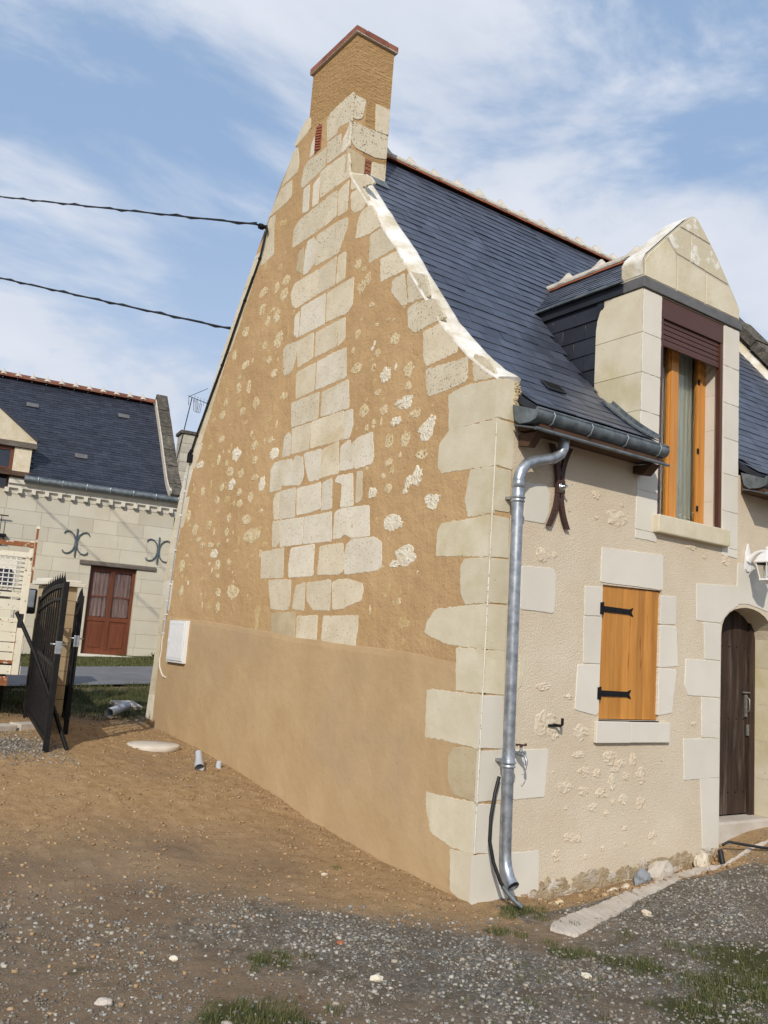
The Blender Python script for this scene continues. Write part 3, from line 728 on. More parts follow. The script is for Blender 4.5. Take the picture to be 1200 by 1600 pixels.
RF = [
 ('f',1.081,2.9,0.056,0.038),
 ('f',1.383,2.871,0.029,0.017),
 ('f',1.09,2.73,0.025,0.023),
 ('f',1.33,2.756,0.122,0.073),
 ('f',0.512,2.36,0.07,0.063),
 ('f',0.655,2.386,0.025,0.018),
 ('f',0.777,2.74,0.021,0.015),
 ('f',2.302,2.647,0.067,0.029),
 ('f',2.81,2.592,0.051,0.06),
 ('f',2.915,2.92,0.03,0.017),
 ('f',0.525,2.367,0.07,0.049),
 ('f',0.638,2.381,0.025,0.025),
 ('f',0.583,1.413,0.079,0.031),
 ('f',0.856,1.349,0.052,0.028),
 ('f',0.624,1.142,0.124,0.105),
 ('f',0.713,1.092,0.075,0.059),
 ('f',0.994,1.093,0.092,0.061),
 ('f',0.977,0.932,0.073,0.031),
 ('f',0.869,0.556,0.02,0.015),
 ('f',0.849,0.7,0.087,0.047),
 ('f',1.049,0.806,0.058,0.038),
 ('f',1.195,0.794,0.054,0.035),
 ('f',1.056,0.668,0.066,0.038),
 ('f',1.34,0.907,0.112,0.057),
 ('f',1.453,0.86,0.068,0.036),
 ('f',1.609,0.889,0.049,0.047),
 ('f',1.716,0.765,0.077,0.069),
 ('f',1.528,0.76,0.051,0.036),
 ('f',1.405,0.816,0.062,0.025),
 ('f',1.248,0.644,0.071,0.042),
 ('f',1.362,0.72,0.044,0.064),
 ('f',1.383,0.578,0.033,0.025),
 ('f',1.508,0.591,0.057,0.046),
 ('f',1.71,0.552,0.065,0.051),
 ('f',1.162,0.547,0.053,0.031),
 ('f',1.31,0.493,0.033,0.024),
 ('f',0.945,0.342,0.092,0.04),
 ('f',1.009,0.33,0.036,0.027),
 ('f',0.789,0.228,0.055,0.046),
 ('f',1.531,0.377,0.028,0.018),
 ('f',1.536,0.262,0.02,0.018),
 ('f',1.867,0.304,0.06,0.029),
 ('f',1.284,0.244,0.022,0.021),
 ('f',1.094,0.198,0.021,0.024),
 ('f',2.485,2.582,0.035,0.017),
 ('f',2.37,1.167,0.033,0.02),
 ('f',2.803,2.609,0.044,0.064),
]
# ================================================================ THE COTTAGE
house = empty('stone_cottage', (0, 0, 0), 'tall stone cottage with ochre rendered gable, tuffeau quoins, chimney and blue slate roof', 'house')
RAKE = [(0, 3.60), (.16, 3.70), (.36, 3.86), (.73, 4.22), (1.21, 4.82), (1.40, 5.08), (1.67, 5.39), (2.33, 6.20)]   # front rake, y z
LRAKE = [(6.12, .5), (6.05, 1.2), (6.01, 1.83), (5.98, 2.51), (5.85, 3.03), (5.73, 3.53), (5.60, 3.78), (5.41, 4.09), (4.97, 4.91), (4.46, 5.73), (4.09, 6.28), (3.80, 6.71), (3.45, 7.07), (3.27, 7.24)]
outl = [(0, -.35), (6.16, -.35)]+LRAKE+[(3.27, 7.08), (2.40, 7.08), (2.40, 6.2)]+RAKE[::-1]
mb = MB()
outl2 = []
for p, q in zip(outl, outl[1:]+outl[:1]):
    outl2.append(p)
    if q[1] > 3.6 and p[1] > 3.6 and not (p[1] > 7 and q[1] > 7) and p[0] != 2.40 and q[0] != 2.40:
        n = max(1, int(math.hypot(q[0]-p[0], q[1]-p[1])/.12))
        for k in range(1, n):
            t = k/n; e = .006*mnoise.noise(Vector((t*7+p[0]*5, p[1]*5, 1))); outl2.append((p[0]+(q[0]-p[0])*t+e, p[1]+(q[1]-p[1])*t+e))
mb.prism(outl2, 'yz', 0, .175, 0)
gable = mb.build('gable_wall', OCHRE, house)
# lower render coat, a little proud, with a sloped lip
PL = [(6.13, 1.80), (5.6, 1.785), (5.0, 1.765), (4.16, 1.735), (3.27, 1.68), (2.63, 1.645), (2.1, 1.62), (1.6, 1.60), (1.01, 1.585), (.75, 1.57)]
mb = MB(); vs = []; nP = 60
for i in range(nP+1):
    y = 5.87-(5.87-.24)*i/nP; z = np.interp(-y, [-p[0] for p in PL], [p[1] for p in PL]) if y > .75 else 1.57-.08*(.75-y)
    z = float(z)+.008*mnoise.noise(Vector((y*2.5, 0, 1))); pr_ = .007*min(1, max(0, (y-.45)/.9))+.0015
    vs += [(.01, y, z+.03), (-pr_*.35, y, z+.008), (-pr_, y, z-.04), (-pr_, y, -.3), (.01, y, -.3)]
mb.add(vs, [(5*i+k, 5*i+k+1, 5*i+6+k, 5*i+5+k) for i in range(nP) for k in range(4)], 0)
mb.build('lower_render_coat', OCHRE_LOW, house)

def blocks(name, data, plane, mats, d=.0022, corner=None, parent=house, **k):
    mbs = MB(); idx = {'c': 0, 'w': 1, 'p': 2, 'o': 3, 'g': 4}
    for i, (c, p) in enumerate(data):
        cc_ = corner if (corner is not None and min(q[0] for q in p) < .06) else None
        stone(mbs, p, plane, d+.0010*((i*7) % 5)/4, idx[c], seed=i*1.7+len(name), corner=cc_, **k)
    return mbs.build(name, mats, parent)
GB = [(c, [((2.3905 if (q[1] > 6.2 and 2.30 < q[0] < 2.47) else q[0]), q[1]) for q in p]) for c, p in GB]
blocks('dressed_stone_pattern', GB, 'yz', [TUF_C, TUF_W, TUF_P, TUF_O, TUF_G])
blocks('raking_stone_pattern', [(c, [(max(.03, q[0]), q[1]) for q in p]) for c, p in RK], 'yz', [TUF_C, TUF_W, TUF_P, TUF_O, TUF_G], amp=.008)
# stones climbing the far rake and the far corner
LK2 = []
inner = [(5.90, .55), (5.86, 1.2), (5.84, 1.83), (5.78, 2.51), (5.66, 3.03), (5.52, 3.50), (5.40, 3.72), (5.22, 4.02), (4.80, 4.80), (4.30, 5.60), (3.98, 6.05)]
def at(lst, z): zs = [p[1] for p in lst]; return float(np.interp(z, zs, [p[0] for p in lst]))
zz_ = .55; k = 0
while zz_ < 6.0:
    h = .30+.04*((k*5) % 3); z2 = min(6.0, zz_+h); ex = .05*((k*3) % 4)/3+(.10 if k % 3 == 1 else 0)*(zz_ < 3.4)
    a0, a1, b0, b1 = at(LRAKE, zz_)-.004, at(LRAKE, z2)-.004, at(inner, zz_)-ex, at(inner, z2)-ex
    if zz_ > 3.7: b0 += .04; b1 += .04
    LK2.append(('c' if k % 4 else 'w', [(a0, zz_+.004), (a1, z2-.004), (b1, z2-.004), (b0, zz_+.004)])); zz_ = z2; k += 1
blocks('edge_stone_pattern', LK+LK2, 'yz', [TUF_C, TUF_W, TUF_P, TUF_O, TUF_G], amp=.003)
QGs = [(c, [(q[0], q[1]) for q in p]) for c, p in QG]
blocks('corner_quoin_pattern', QGs, 'yz', [TUF_Q, TUF_W, TUF_P, TUF_O, TUF_G], corner=-.0045, amp=.007, soft=.15)
rb = MB()
for i, (t, a, z, ra, rz) in enumerate(RUB):
    lump(rb, a, z, ra*1.02, rz*1.02, 'yz', {'w': 0, 'h': 1, 'l': 2}[t], {'w': .008, 'h': .005, 'l': .003}[t], seed=i)
rnd = random.Random(3)
for i in range(120):
    y, z = rnd.uniform(2.95, 5.75), rnd.uniform(1.85, 5.2)
    if rnd.random() < .35: y, z = rnd.uniform(.75, 1.9), rnd.uniform(1.9, 4.3)
    if z < 3.4+(5.3-y)*1.45 and z < 3.1+y*1.2 and not any(abs(y-q[1]) < q[3]+.03 and abs(z-q[2]) < q[4]+.03 for q in RUB): lump(rb, y, z, rnd.uniform(.014, .036), rnd.uniform(.018, .05), 'yz', rnd.choice((1, 1, 2, 2, 0)), .004, seed=3000+i)
for i in range(150):   # specks of stone and pits between the larger rubble
    y, z = rnd.uniform(.3, 5.7), rnd.uniform(1.9, 5.4)
    if not (1.9 < y < 2.9) and z < 3.3+(5.5-y)*1.1 and z < 3.2+y*1.25 and y > .6+.1*rnd.random(): lump(rb, y, z, rnd.uniform(.008, .022), rnd.uniform(.006, .02), 'yz', rnd.choice((1, 2, 2)), .004, seed=500+i)
rb.build('rubble_pattern', [RUB_W, RUB_H, RUB_L], house)
# vent grille of terracotta
vb = MB(); vb.prism([(2.955, 6.74), (3.085, 6.73), (3.105, 6.97), (3.04, 7.07), (2.97, 7.02)], 'yz', .01, -.003, 0)
for k in range(9): vb.obox((-.006, 3.025, 6.77+k*.031), (.006, 0, 0), (0, .055, .02), (0, -.003, .007), 1)
vb.build('brick_vent', [BRICK, TERRA], house)

# pale worn arris down the corner
ar = MB(); pts = [(-.0025+.001*mnoise.noise(Vector((k*.9, 0, 0))), -.0035+.001*mnoise.noise(Vector((k*.9, 5, 0))), .30+k*.04) for k in range(75)]
ar.tube(pts, [.0070+.002*mnoise.noise(Vector((k*.7, 2, 1))) for k in range(75)], 6); ar.build('corner_arris', TUF_W, house)
# ---- chimney
ch = MB(); ch.box(.175, 2.40, 5.4, .468, 3.27, 7.08); ch.box(0.0, 2.40, 7.0805, .466, 3.27, 7.765)
chim = ch.build('chimney', [COMBED], house)
st = MB()
for i, (m_, p) in enumerate([(2, [(0, 7.085), (.16, 7.09), (.135, 6.88), (.07, 6.83), (0, 6.84)]), (0, [(.29, 7.10), (.457, 7.11), (.462, 6.83), (.31, 6.81)]), (2, [(0, 6.79), (.458, 6.81), (.46, 6.56), (.32, 6.52), (.09, 6.53), (.03, 6.62)]), (3, [(0, 6.50), (.20, 6.47), (.20, 6.27), (0, 6.24)]), (0, [(.30, 6.46), (.46, 6.49), (.46, 6.26), (.30, 6.26)])]):
    stone(st, p, 'xz', .0085, m_, amp=.003, seed=i+70, corner=-.0035)
o = st.build('chimney_stones', [TUF_C, TUF_W, TUF_P, TUF_O], chim)
for v in o.data.vertices: v.co.y += 2.40
vb = MB()
for k in range(4):
    for j in range(2): vb.box(.215+j*.035, 2.392, 6.30+k*.045, .243+j*.035, 2.41, 6.332+k*.045)
vb.build('exposed_brick_pattern', BRICK, chim)
cp = MB()
def brickrow(a, b, fixed, ax, n, w_, z0, z1):
    for k in range(n):
        u, v = a+(b-a)*k/n+.003, a+(b-a)*(k+1)/n-.003
        if ax == 'y': cp.box(fixed, u, z0, fixed+w_, v, z1, 0, .004)
        else: cp.box(u, fixed, z0, v, fixed+w_, z1, 0, .004)
brickrow(2.37, 3.30, -.03, 'y', 4, .12, 7.765, 7.83); brickrow(2.37, 3.30, .376, 'y', 4, .12, 7.765, 7.83)
brickrow(.095, .37, 2.37, 'x', 1, .12, 7.765, 7.83); brickrow(.095, .37, 3.18, 'x', 1, .12, 7.765, 7.83)
cp.box(-.028, 2.372, 7.760, .494, 3.298, 7.768, 1)
cp.build('brick_cap', [BRICK, MORTAR], chim)

# ---- coping with lime mortar along the front rake
cb = MB(); cf, cl = curve_fn(RAKE[::-1]); vs = []; nn = 60
for i in range(nn+1):
    s = cl*i/nn; y, z, ny, nz = cf(s); w1 = .005*mnoise.noise(Vector((s*9, 1, 0))); w2 = .012*mnoise.noise(Vector((s*7, 4, 0)))
    if nz < 0: ny, nz = -ny, -nz
    rise = .045
    for (x, h) in ((-.003, -.02), (-.003+w1*.3, .004+w1), (.02, .012+w1), (.09, .028+w2), (.165, rise+w2), (.20, rise-.012+w2*.5), (.205, -.06)):
        vs.append((x, y+ny*h, z+nz*h))
cb.add(vs, [(7*i+k, 7*i+k+1, 7*i+8+k, 7*i+7+k) for i in range(nn) for k in range(6)], 0, True)
for (b_, e) in ((0, 1), (nn, -1)): cb.add(vs[7*b_:7*b_+7], [tuple(range(7))], 0)
cb.build('mortared_coping', LIME, house)

# ---- front wall with openings
arch = [(2.75, 1.93), (2.765, 2.02), (2.80, 2.08), (2.87, 2.135), (2.95, 2.17), (3.04, 2.19), (3.14, 2.20), (3.24, 2.195), (3.34, 2.175), (3.43, 2.14), (3.50, 2.09), (3.56, 2.02), (3.585, 1.93)]
fw = MB(); Wt = 3.40
fw.plate([[(.176, -.35), (2.75, -.35)]+arch+[(3.585, -.35), (6.42, -.35), (6.42, Wt), (2.98, Wt), (2.98, 4.775), (1.58, 4.775), (1.58, Wt), (.176, Wt)],
          [(1.19, 1.185), (1.915, 1.185), (1.915, 2.235), (1.19, 2.215)], [(1.83, 2.80), (2.74, 2.80), (2.74, 4.77), (1.83, 4.77)]], 'xz', 0, .42)
fw.build('front_wall', BEIGE, house)
fq = []
for c, p in QF: fq.append(({'w': 'g', 'c': 'c'}[c], p))
# arch stones over the door, frame stones of its right jamb, piers of the dormer window
fq += [('g', [(2.99, 2.59), (3.6, 2.60), (3.6, 2.22), (3.45, 2.19), (3.30, 2.215), (3.14, 2.235), (2.98, 2.22), (2.97, 2.3)]), ('g', [(2.60, 2.52), (2.955, 2.53), (2.96, 2.21), (2.86, 2.165), (2.78, 2.10), (2.735, 2.0), (2.60, 2.0)][:0] or [(3.62, 2.6), (4.0, 2.6), (4.0, 2.05), (3.61, 2.03)])]
zq = .35
for k, ww in enumerate((.22, .38, .2, .4, .22)):
    fq.append(('g', [(3.60, zq), (3.60+ww, zq), (3.60+ww, zq+.325), (3.60, zq+.325)])); zq += .332
for k, (za, zb) in enumerate(((2.63, 2.70), (2.705, 3.03), (3.035, 3.37), (3.375, 3.70), (3.705, 4.03), (4.035, 4.38), (4.385, 4.765))):
    fq.append(('g', [(1.585 if za > 3.3 else 1.56, za), (1.825, za), (1.825, zb), (1.585 if za > 3.3 else 1.56, zb)]))
    fq.append(('g', [(2.745, za), (2.975, za), (2.975, zb), (2.745, zb)]))
fq = [(c, p) for c, p in fq if len(p) > 3]
mbs = MB(); idx = {'c': 0, 'g': 1}
for i, (c, p) in enumerate(fq):
    cnr = -.0045 if min(q[0] for q in p) < .06 else None
    stone(mbs, p, 'xz', .0056+.0010*((i*7) % 5)/4, idx[c], amp=.0025, seed=i*2.3, corner=cnr, soft=.12, grow=.4)
mbs.build('front_stone_pattern', [TUF_Q, TUF_G], house)
rb = MB()
for i, (t, a, z, ra, rz) in enumerate(RF): lump(rb, a, z, ra, rz, 'xz', 0, .010, seed=900+i)
for i in range(60):
    x, z = rnd.uniform(.4, 4.4), rnd.choice((rnd.uniform(.2, 1.1), rnd.uniform(2.3, 3.0)))
    if not (1.0 < x < 2.1 and z > .95) and not (x > 2.4 and z < 2.65): lump(rb, x, z, rnd.uniform(.006, .018), rnd.uniform(.005, .016), 'xz', 0, .006, seed=1200+i)
rb.build('front_rubble_pattern', RUB_F, house)
# eroded, unrendered foot of the front wall
fb = MB()
for i in range(52):
    x = .55+i*.041+rnd.uniform(-.03, .03); z = -.02+(x-.5)*.055+rnd.uniform(-.05, .045)
    lump(fb, x, z, rnd.uniform(.05, .14), rnd.uniform(.03, .07), 'xz', 0 if i % 5 else 1, .013, seed=1500+i)
fb.build('eroded_wall_foot', [M('earthy_rubble', (.30, .22, .13), (.42, .34, .23), 12, .95, bump=((40, 1, .012),)), CONC], house)
# broken render where the corner meets the eaves
bb = MB()
for i in range(14): lump(bb, .19+rnd.uniform(-.03, .03), 3.34+i*.018, .03, .03, 'xz', 0, .03, seed=1700+i)
bb.build('broken_corner_stone', TUF_O, house)

# ---- roof
PROF = [(-.225, 3.385), (-.1, 3.465), (0, 3.535), (.16, 3.66), (.30, 3.785), (.43, 3.915), (.73, 4.245), (.94, 4.51), (1.21, 4.84), (1.38, 5.05), (1.67, 5.41), (1.94, 5.73), (2.33, 6.20), (3.0, 7.0)]
pf, pl = curve_fn(PROF)
BACK = [(6.25, 3.3), (5.9, 3.52), (5.5, 3.86), (5.0, 4.62), (4.4, 5.5), (3.9, 6.15), (3.0, 7.0)]
dk = MB(); RX0, RX1 = .178, 6.40
def deck(x0, x1, pr):
    vs = []
    for (y, z) in pr: vs += [(x0, y, z-.012), (x1, y, z-.012), (x0, y+.02, z-.06), (x1, y+.02, z-.06)]
    dk.add(vs, [(4*i, 4*i+1, 4*i+5, 4*i+4) for i in range(len(pr)-1)]+[(4*i+2, 4*i+6, 4*i+7, 4*i+3) for i in range(len(pr)-1)]+[(4*i, 4*i+4, 4*i+6, 4*i+2) for i in range(len(pr)-1)]+[(4*i+1, 4*i+3, 4*i+7, 4*i+5) for i in range(len(pr)-1)]+[(0, 2, 3, 1)])
deck(RX0, 1.56, PROF); deck(3.0, RX1, PROF); deck(1.5605, 2.9995, [p for p in PROF if p[1] > 4.83]); deck(RX0, RX1, BACK)
roof = dk.build('slate_roof', [SLATE_SHADED], house)
def P_(x, s): y, z, ny, nz = pf(s); return Vector((x, y, z)), Vector((0, ny, nz))
sb = MB()
def keep(x, s):
    y = pf(s)[0]
    if 1.50 < x < 3.06: return y > 1.05+.5*(1-abs(x-2.28)/.76)
    if x < .46 and 2.36 < y < 3.3: return False
    return True
slates(sb, P_, .20, 1.565, .03, pl-.03, .14, .20, keep, seed=1, lift=.009); slates(sb, P_, 1.567, 2.998, .03, pl-.03, .14, .20, lambda x, s: pf(s)[0] > 1.15, seed=2); slates(sb, P_, 3.0, RX1, .03, pl-.03, .14, .20, keep, seed=3, lift=.009)
bf, bl = curve_fn(BACK)
def PB(x, s): y, z, ny, nz = bf(s); return Vector((x, y, z)), Vector((0, -ny, -nz)) if nz < 0 else Vector((0, ny, nz))
slates(sb, PB, .19, RX1, .03, bl-.03, .2, .4, None, seed=4)
sb.build('slates', SLATE, roof)
# hook vents: small zinc slates with slots
for (vx, vs_) in ((.82, .62), (3.95, pl-1.0), (.9, 99)):
    if vs_ > 50: continue
    p, nn_ = P_(vx, vs_); hb = MB(); ty = Vector((0, -nn_.z, nn_.y))
    hb.obox(p+nn_*.022, Vector((.10, 0, 0)), ty*-.07, nn_*.006, 0)
    for k in range(6): hb.obox(p+nn_*.030+ty*(.045-.018*k), Vector((.085, 0, 0)), ty*.004, nn_*.003, 1)
    hb.build('roof_vent', [SLATE_SHADED, DARKIN], roof)
rt_ = ridge(house, (.475, 3.0, 6.925), (RX1, 3.0, 6.925), (0, 1, 0), 17, r=.14, drop=.0, crest=.10, crest_w=.07)
lead = MB()
for k in range(9):
    y, z, ny, nz = pf(pl-1.05-k*.14); 
lead.obox((.36, 2.345, 6.245), (.115, 0, 0), (0, .05, .06), (0, -.004, .0035))
lead.build('chimney_flashing', ZINC_D, roof)
# far parapet, dark and lichened, with a mortar fillet where the slates meet it
PAR = [(-.05, 3.75), (.35, 4.12), (.74, 4.50), (1.2, 5.06), (1.64, 5.62), (2.3, 6.42), (3.0, 7.25), (3.7, 6.42), (4.6, 5.3), (5.6, 3.9)]
pb = MB(); pb.plate([[(0, -.3), (5.9, -.3), (5.9, 3.5)]+PAR[::-1]], 'yz', 6.405, 6.68)
for i in range(len(PAR)-1):
    (y0, z0), (y1, z1) = PAR[i], PAR[i+1]; dd = Vector((0, y1-y0, z1-z0)); ln = dd.length; dd.normalize(); nn_ = Vector((0, -dd.z, dd.y)); m_ = max(1, int(ln/.42))
    for k in range(m_):
        c_ = Vector((6.53, y0, z0))+dd*(ln*(k+.5)/m_)+nn_*(.02+.03*rnd.random()); pb.obox(c_, Vector((.19, 0, .01*rnd.uniform(-1, 1))), dd*(ln/m_*.49), nn_*.06)
pb.build('dark_parapet', DKSTONE, house)
fl = MB(); vs = []
for i in range(61):
    s = pl*i/60; y, z, ny, nz = pf(s); w1 = .012*mnoise.noise(Vector((s*6, 2, 9)))
    for (x, h) in ((6.30+w1, .008), (6.33+w1, .045), (6.40, .10+w1), (6.408, .0)): vs.append((x, y+ny*h, z+nz*h))
fl.add(vs, [(4*i+k, 4*i+k+1, 4*i+5+k, 4*i+4+k) for i in range(60) for k in range(3)], 0, True)
fl.build('mortar_fillet', LIME, house)

# ---- eaves gutters
GREYSEAM = M('dull_solder', (.22, .25, .27), (.28, .31, .33), 9, .5, metal=.5, bump=())
def gutter(x0, x1, name):
    g = MB(); prof = [(-.02, 3.42), (-.05, 3.30), (-.10, 3.262), (-.20, 3.258), (-.262, 3.275), (-.285, 3.315), (-.278, 3.345), (-.262, 3.352), (-.252, 3.34)]
    inn = [(-.24, 3.33), (-.25, 3.30), (-.20, 3.275), (-.11, 3.28), (-.07, 3.31), (-.04, 3.40)]; pr = prof+inn; n = len(pr); vs = []
    for x in (x0, x1): vs += [(x, y, z) for (y, z) in pr]
    g.add(vs, [(i, (i+1) % n, n+(i+1) % n, n+i) for i in range(n)], 0, True)
    g.prism(prof, 'yz', x0-.004, x0+.002); g.prism(prof, 'yz', x1-.002, x1+.004)
    g.tube([(x0, -.272, 3.35), (x1, -.272, 3.35)], .012, 8); g.tube([(x0-.002, -.262, 3.205), (x1+.02, -.262, 3.205)], .013, 8)
    g.obox(((x0+x1)/2, -.15, 3.235), ((x1-x0)/2+.005, 0, 0), (0, .11, .028), (0, -.001, .004))
    o = g.build(name, ZINC_D, house)
    h = MB(); k = x0+.16
    while k < x1:
        h.tube([(k, -.272, 3.357), (k, -.292, 3.32), (k, -.268, 3.268), (k, -.20, 3.250), (k, -.11, 3.256)], .006, 6); k += .40
    h.build('gutter_seam', GREYSEAM, o); return o
gutter(.13, 1.60, 'eaves_gutter'); gutter(3.0, 6.40, 'eaves_gutter')
so_ = MB(); so_.prism([(-.235, 3.225), (-.01, 3.235), (-.01, 3.36), (-.235, 3.345)], 'yz', .20, 1.575); so_.prism([(-.235, 3.225), (-.01, 3.235), (-.01, 3.36), (-.235, 3.345)], 'yz', 3.02, 6.38)
so_.prism([(-.20, 3.21), (-.11, 3.13), (-.01, 3.15), (-.01, 3.21)], 'yz', 1.50, 1.60)
so_.prism([(-.20, 3.21), (-.11, 3.11), (-.01, 3.13), (-.01, 3.21)], 'yz', .21, .28)
so_.build('eaves_board', DARKWOOD, house)
# ---- downpipe
dp = MB(); pts = [(.52, -.17, 3.27), (.52, -.17, 3.20), (.515, -.168, 3.15), (.495, -.16, 3.10), (.44, -.145, 3.06), (.36, -.13, 3.035), (.27, -.12, 3.01), (.20, -.115, 2.975), (.155, -.11, 2.92), (.135, -.11, 2.86), (.135, -.11, 2.78), (.155, -.11, 1.5), (.165, -.11, .88), (.176, -.11, .34), (.176, -.114, .28), (.174, -.130, .225), (.170, -.165, .165), (.164, -.215, .13)]
dp.tube(pts, .041, 20, caps=False); dp.tube(pts[-4:], .037, 20, caps=False)
dpo = dp.build('downpipe', GALV, house)
for zc, xc in ((2.72, .136), (.90, .165)):
    c_ = MB(); c_.lathe((xc, -.11, zc), [(.042, -.03), (.05, -.028), (.052, -.02), (.046, -.014), (.046, -.004), (.054, 0), (.054, .008), (.046, .012), (.0435, .02), (.0435, .10)], 24); c_.build('pipe_collar', GALV, dpo)
c_ = MB(); c_.lathe((.136, -.11, 2.80), [(.0425, -.01), (.045, -.008), (.045, .05), (.0425, .052)], 24); c_.box(.11, -.07, 2.715, .16, .0, 2.735); c_.box(.14, -.07, .90, .19, 0, .92); c_.build('pipe_bracket', GALV, dpo)

# ---- dormer
dm = MB()
dm.box(1.582, .421, 3.3, 1.80, .50, 4.70); dm.box(1.60, .5005, 3.6, 1.66, 1.45, 4.86); dm.box(2.92, .421, 3.3, 2.978, 1.45, 4.86)
dm.box(1.84, 1.5, 3.0, 2.72, 1.52, 4.9, 2); dm.box(1.8, .42, 2.4, 2.76, 1.5, 2.45, 2)
dormer = dm.build('dormer', [TUF_Q, DARKWOOD, DARKIN], house)
side = MB()     # left pier seen from the side: coursed stone with a rounded shoulder
for k, (za, zb) in enumerate(((3.50, 3.70), (3.705, 4.03), (4.035, 4.38), (4.385, 4.765))):
    if zb > 4.7: pp = [(.0, za), (.50, za), (.50, 4.52), (.485, 4.60), (.45, 4.68), (.40, 4.73), (.32, 4.765), (0, 4.765)]
    elif k == 0: pp = [(.0, za), (.0, zb), (.50, zb+.0), (.50, 3.93), (.10, 3.57)][:0] or [(0, 3.50), (0, 3.70), (.32, 3.70), (.10, 3.56)]
    else: pp = [(.0, za), (.0, zb), (.50, zb), (.50, za)]
    n0 = len(side.v); pr2 = [(y, z) for (y, z) in pp]; side.prism(pr2, 'yz', 1.5775-.001*k, 1.60)
side.build('dormer_pier_side', TUF_Q, dormer)
pd = MB()
PO = [(1.585, 4.872), (1.585, 5.03), (1.62, 5.09), (1.90, 5.36), (2.16, 5.60), (2.23, 5.655), (2.29, 5.665), (2.34, 5.635), (2.60, 5.41), (2.83, 5.16), (2.93, 5.05), (2.978, 4.98), (2.978, 4.872)]
pd.prism(PO, 'xz', .0, .24, 3)
for i, (m_, p) in enumerate([(0, [(1.59, 4.885), (2.02, 4.885), (2.02, 5.10), (2.0, 5.22), (1.86, 5.31), (1.63, 5.09), (1.59, 5.03)]), (0, [(2.03, 4.885), (2.44, 4.885), (2.44, 5.18), (2.03, 5.21)]), (0, [(2.45, 4.885), (2.97, 4.885), (2.97, 4.975), (2.82, 5.155), (2.45, 5.175)]),
        (1, [(1.88, 5.33), (2.02, 5.225), (2.21, 5.215), (2.21, 5.47), (2.05, 5.485)]), (1, [(2.22, 5.215), (2.45, 5.195), (2.79, 5.175), (2.62, 5.385), (2.52, 5.47), (2.22, 5.47)]), (1, [(2.06, 5.495), (2.51, 5.48), (2.34, 5.63), (2.29, 5.66), (2.23, 5.65)])]):
    stone(pd, p, 'xz', .006+.001*i/5, m_, amp=.002, seed=i+40, soft=.06, grow=-.35)
TUF_M = M('patched_tuffeau', (.56, .50, .36), (.74, .71, .64), 5, .9, bump=((14, .5, .008), (120, .5, .003)), band=(.54, .60), c3=(.46, .42, .24))
pdo = pd.build('pediment', [TUF_Q, TUF_M, LIME, NWALL2], dormer)
pc = MB(); vs = []
edge = [(1.585, 4.90), (1.58, 5.035), (1.617, 5.10), (1.90, 5.372), (2.155, 5.612), (2.225, 5.668), (2.29, 5.679)]
for j in range(len(edge)-1):
    for k in range(6):
        t = k/6; vs.append((edge[j][0]*(1-t)+edge[j+1][0]*t, edge[j][1]*(1-t)+edge[j+1][1]*t))
vv = [(x-.004+.003*mnoise.noise(Vector((x*20, z*20, k))), y, z+.003*mnoise.noise(Vector((x*20, z*20, k+9)))) for (x, z) in vs[:28] for k, y in enumerate((.012, .08, .16, .235))]
pc.add(vv, [(4*i+k, 4*i+k+1, 4*i+5+k, 4*i+4+k) for i in range(27) for k in range(3)], 0, True); pc.build('pediment_wash', LIME, dormer)
bd = MB(); bd.box(1.562, -.022, 4.779, 2.990, .20, 4.868, 0, .004); bd.build('zinc_drip_band', GREYBAND, dormer)
# slate-hung cheek
ck = MB()
def PC(u, s): return Vector((1.598, u, 3.72+s)), Vector((-1, 0, 0))
slates(ck, PC, .505, 1.50, .0, 1.06, .152, .27, lambda y, s: (3.72+s) > np.interp(y, [p[0] for p in PROF], [p[1] for p in PROF])-.16, lift=.014, seed=8, gap=.004)
ck.obox((1.575, .745, 4.825), (.012, 0, 0), (0, .765, 0), (0, 0, .045))
ck.prism([(.50, 3.88), (.50, 4.80), (.33, 4.80), (.33, 4.775), (.41, 4.74), (.465, 4.69), (.497, 4.60)], 'yz', 1.5805, 1.60)
ck.build('slate_hung_cheek', SLATE_SHADED, dormer)
# dormer roof: two small slopes, ridge running back into the main roof
dr = MB()
for sg in (-1, 1):
    e = Vector((2.28+sg*.745, 0, 4.875)); r_ = Vector((2.28, 0, 5.50)); sl_ = (r_-e); Ls = sl_.length; sl_.normalize(); nn_ = Vector((sg*sl_.z, 0, abs(sl_.x)))
    def PD(y, s): return e+sl_*s+Vector((0, y, 0)), nn_
    slates(dr, PD, .22, 2.0, .0, Ls-.03, .10, .17, lambda y, s: y < float(np.interp(4.875+sl_.z*s, [p[1] for p in PROF], [p[0] for p in PROF]))+.12, seed=11, lift=.01)
    ye = 1.30; dr.add([e+Vector((0, .235, -.012)), e+Vector((0, ye, -.012)), r_+Vector((0, 1.9, -.012)), r_+Vector((0, .235, -.012))], [(0, 1, 2, 3)], 0)
dr.build('dormer_slates', SLATE, dormer)
for xe in (1.53, 3.03):
    ev = MB(); ev.obox((xe, .80, 4.873), (.014, 0, 0), (0, .62, 0), (0, 0, .009)); ev.build('dormer_eaves_strip', ZINC_D, dormer)
ridge(dormer, (2.28, 1.95, 5.42), (2.28, .20, 5.42), (1, 0, 0), 4, r=.13, drop=0, crest=.085, crest_w=.085, name='dormer_ridge_tiles')
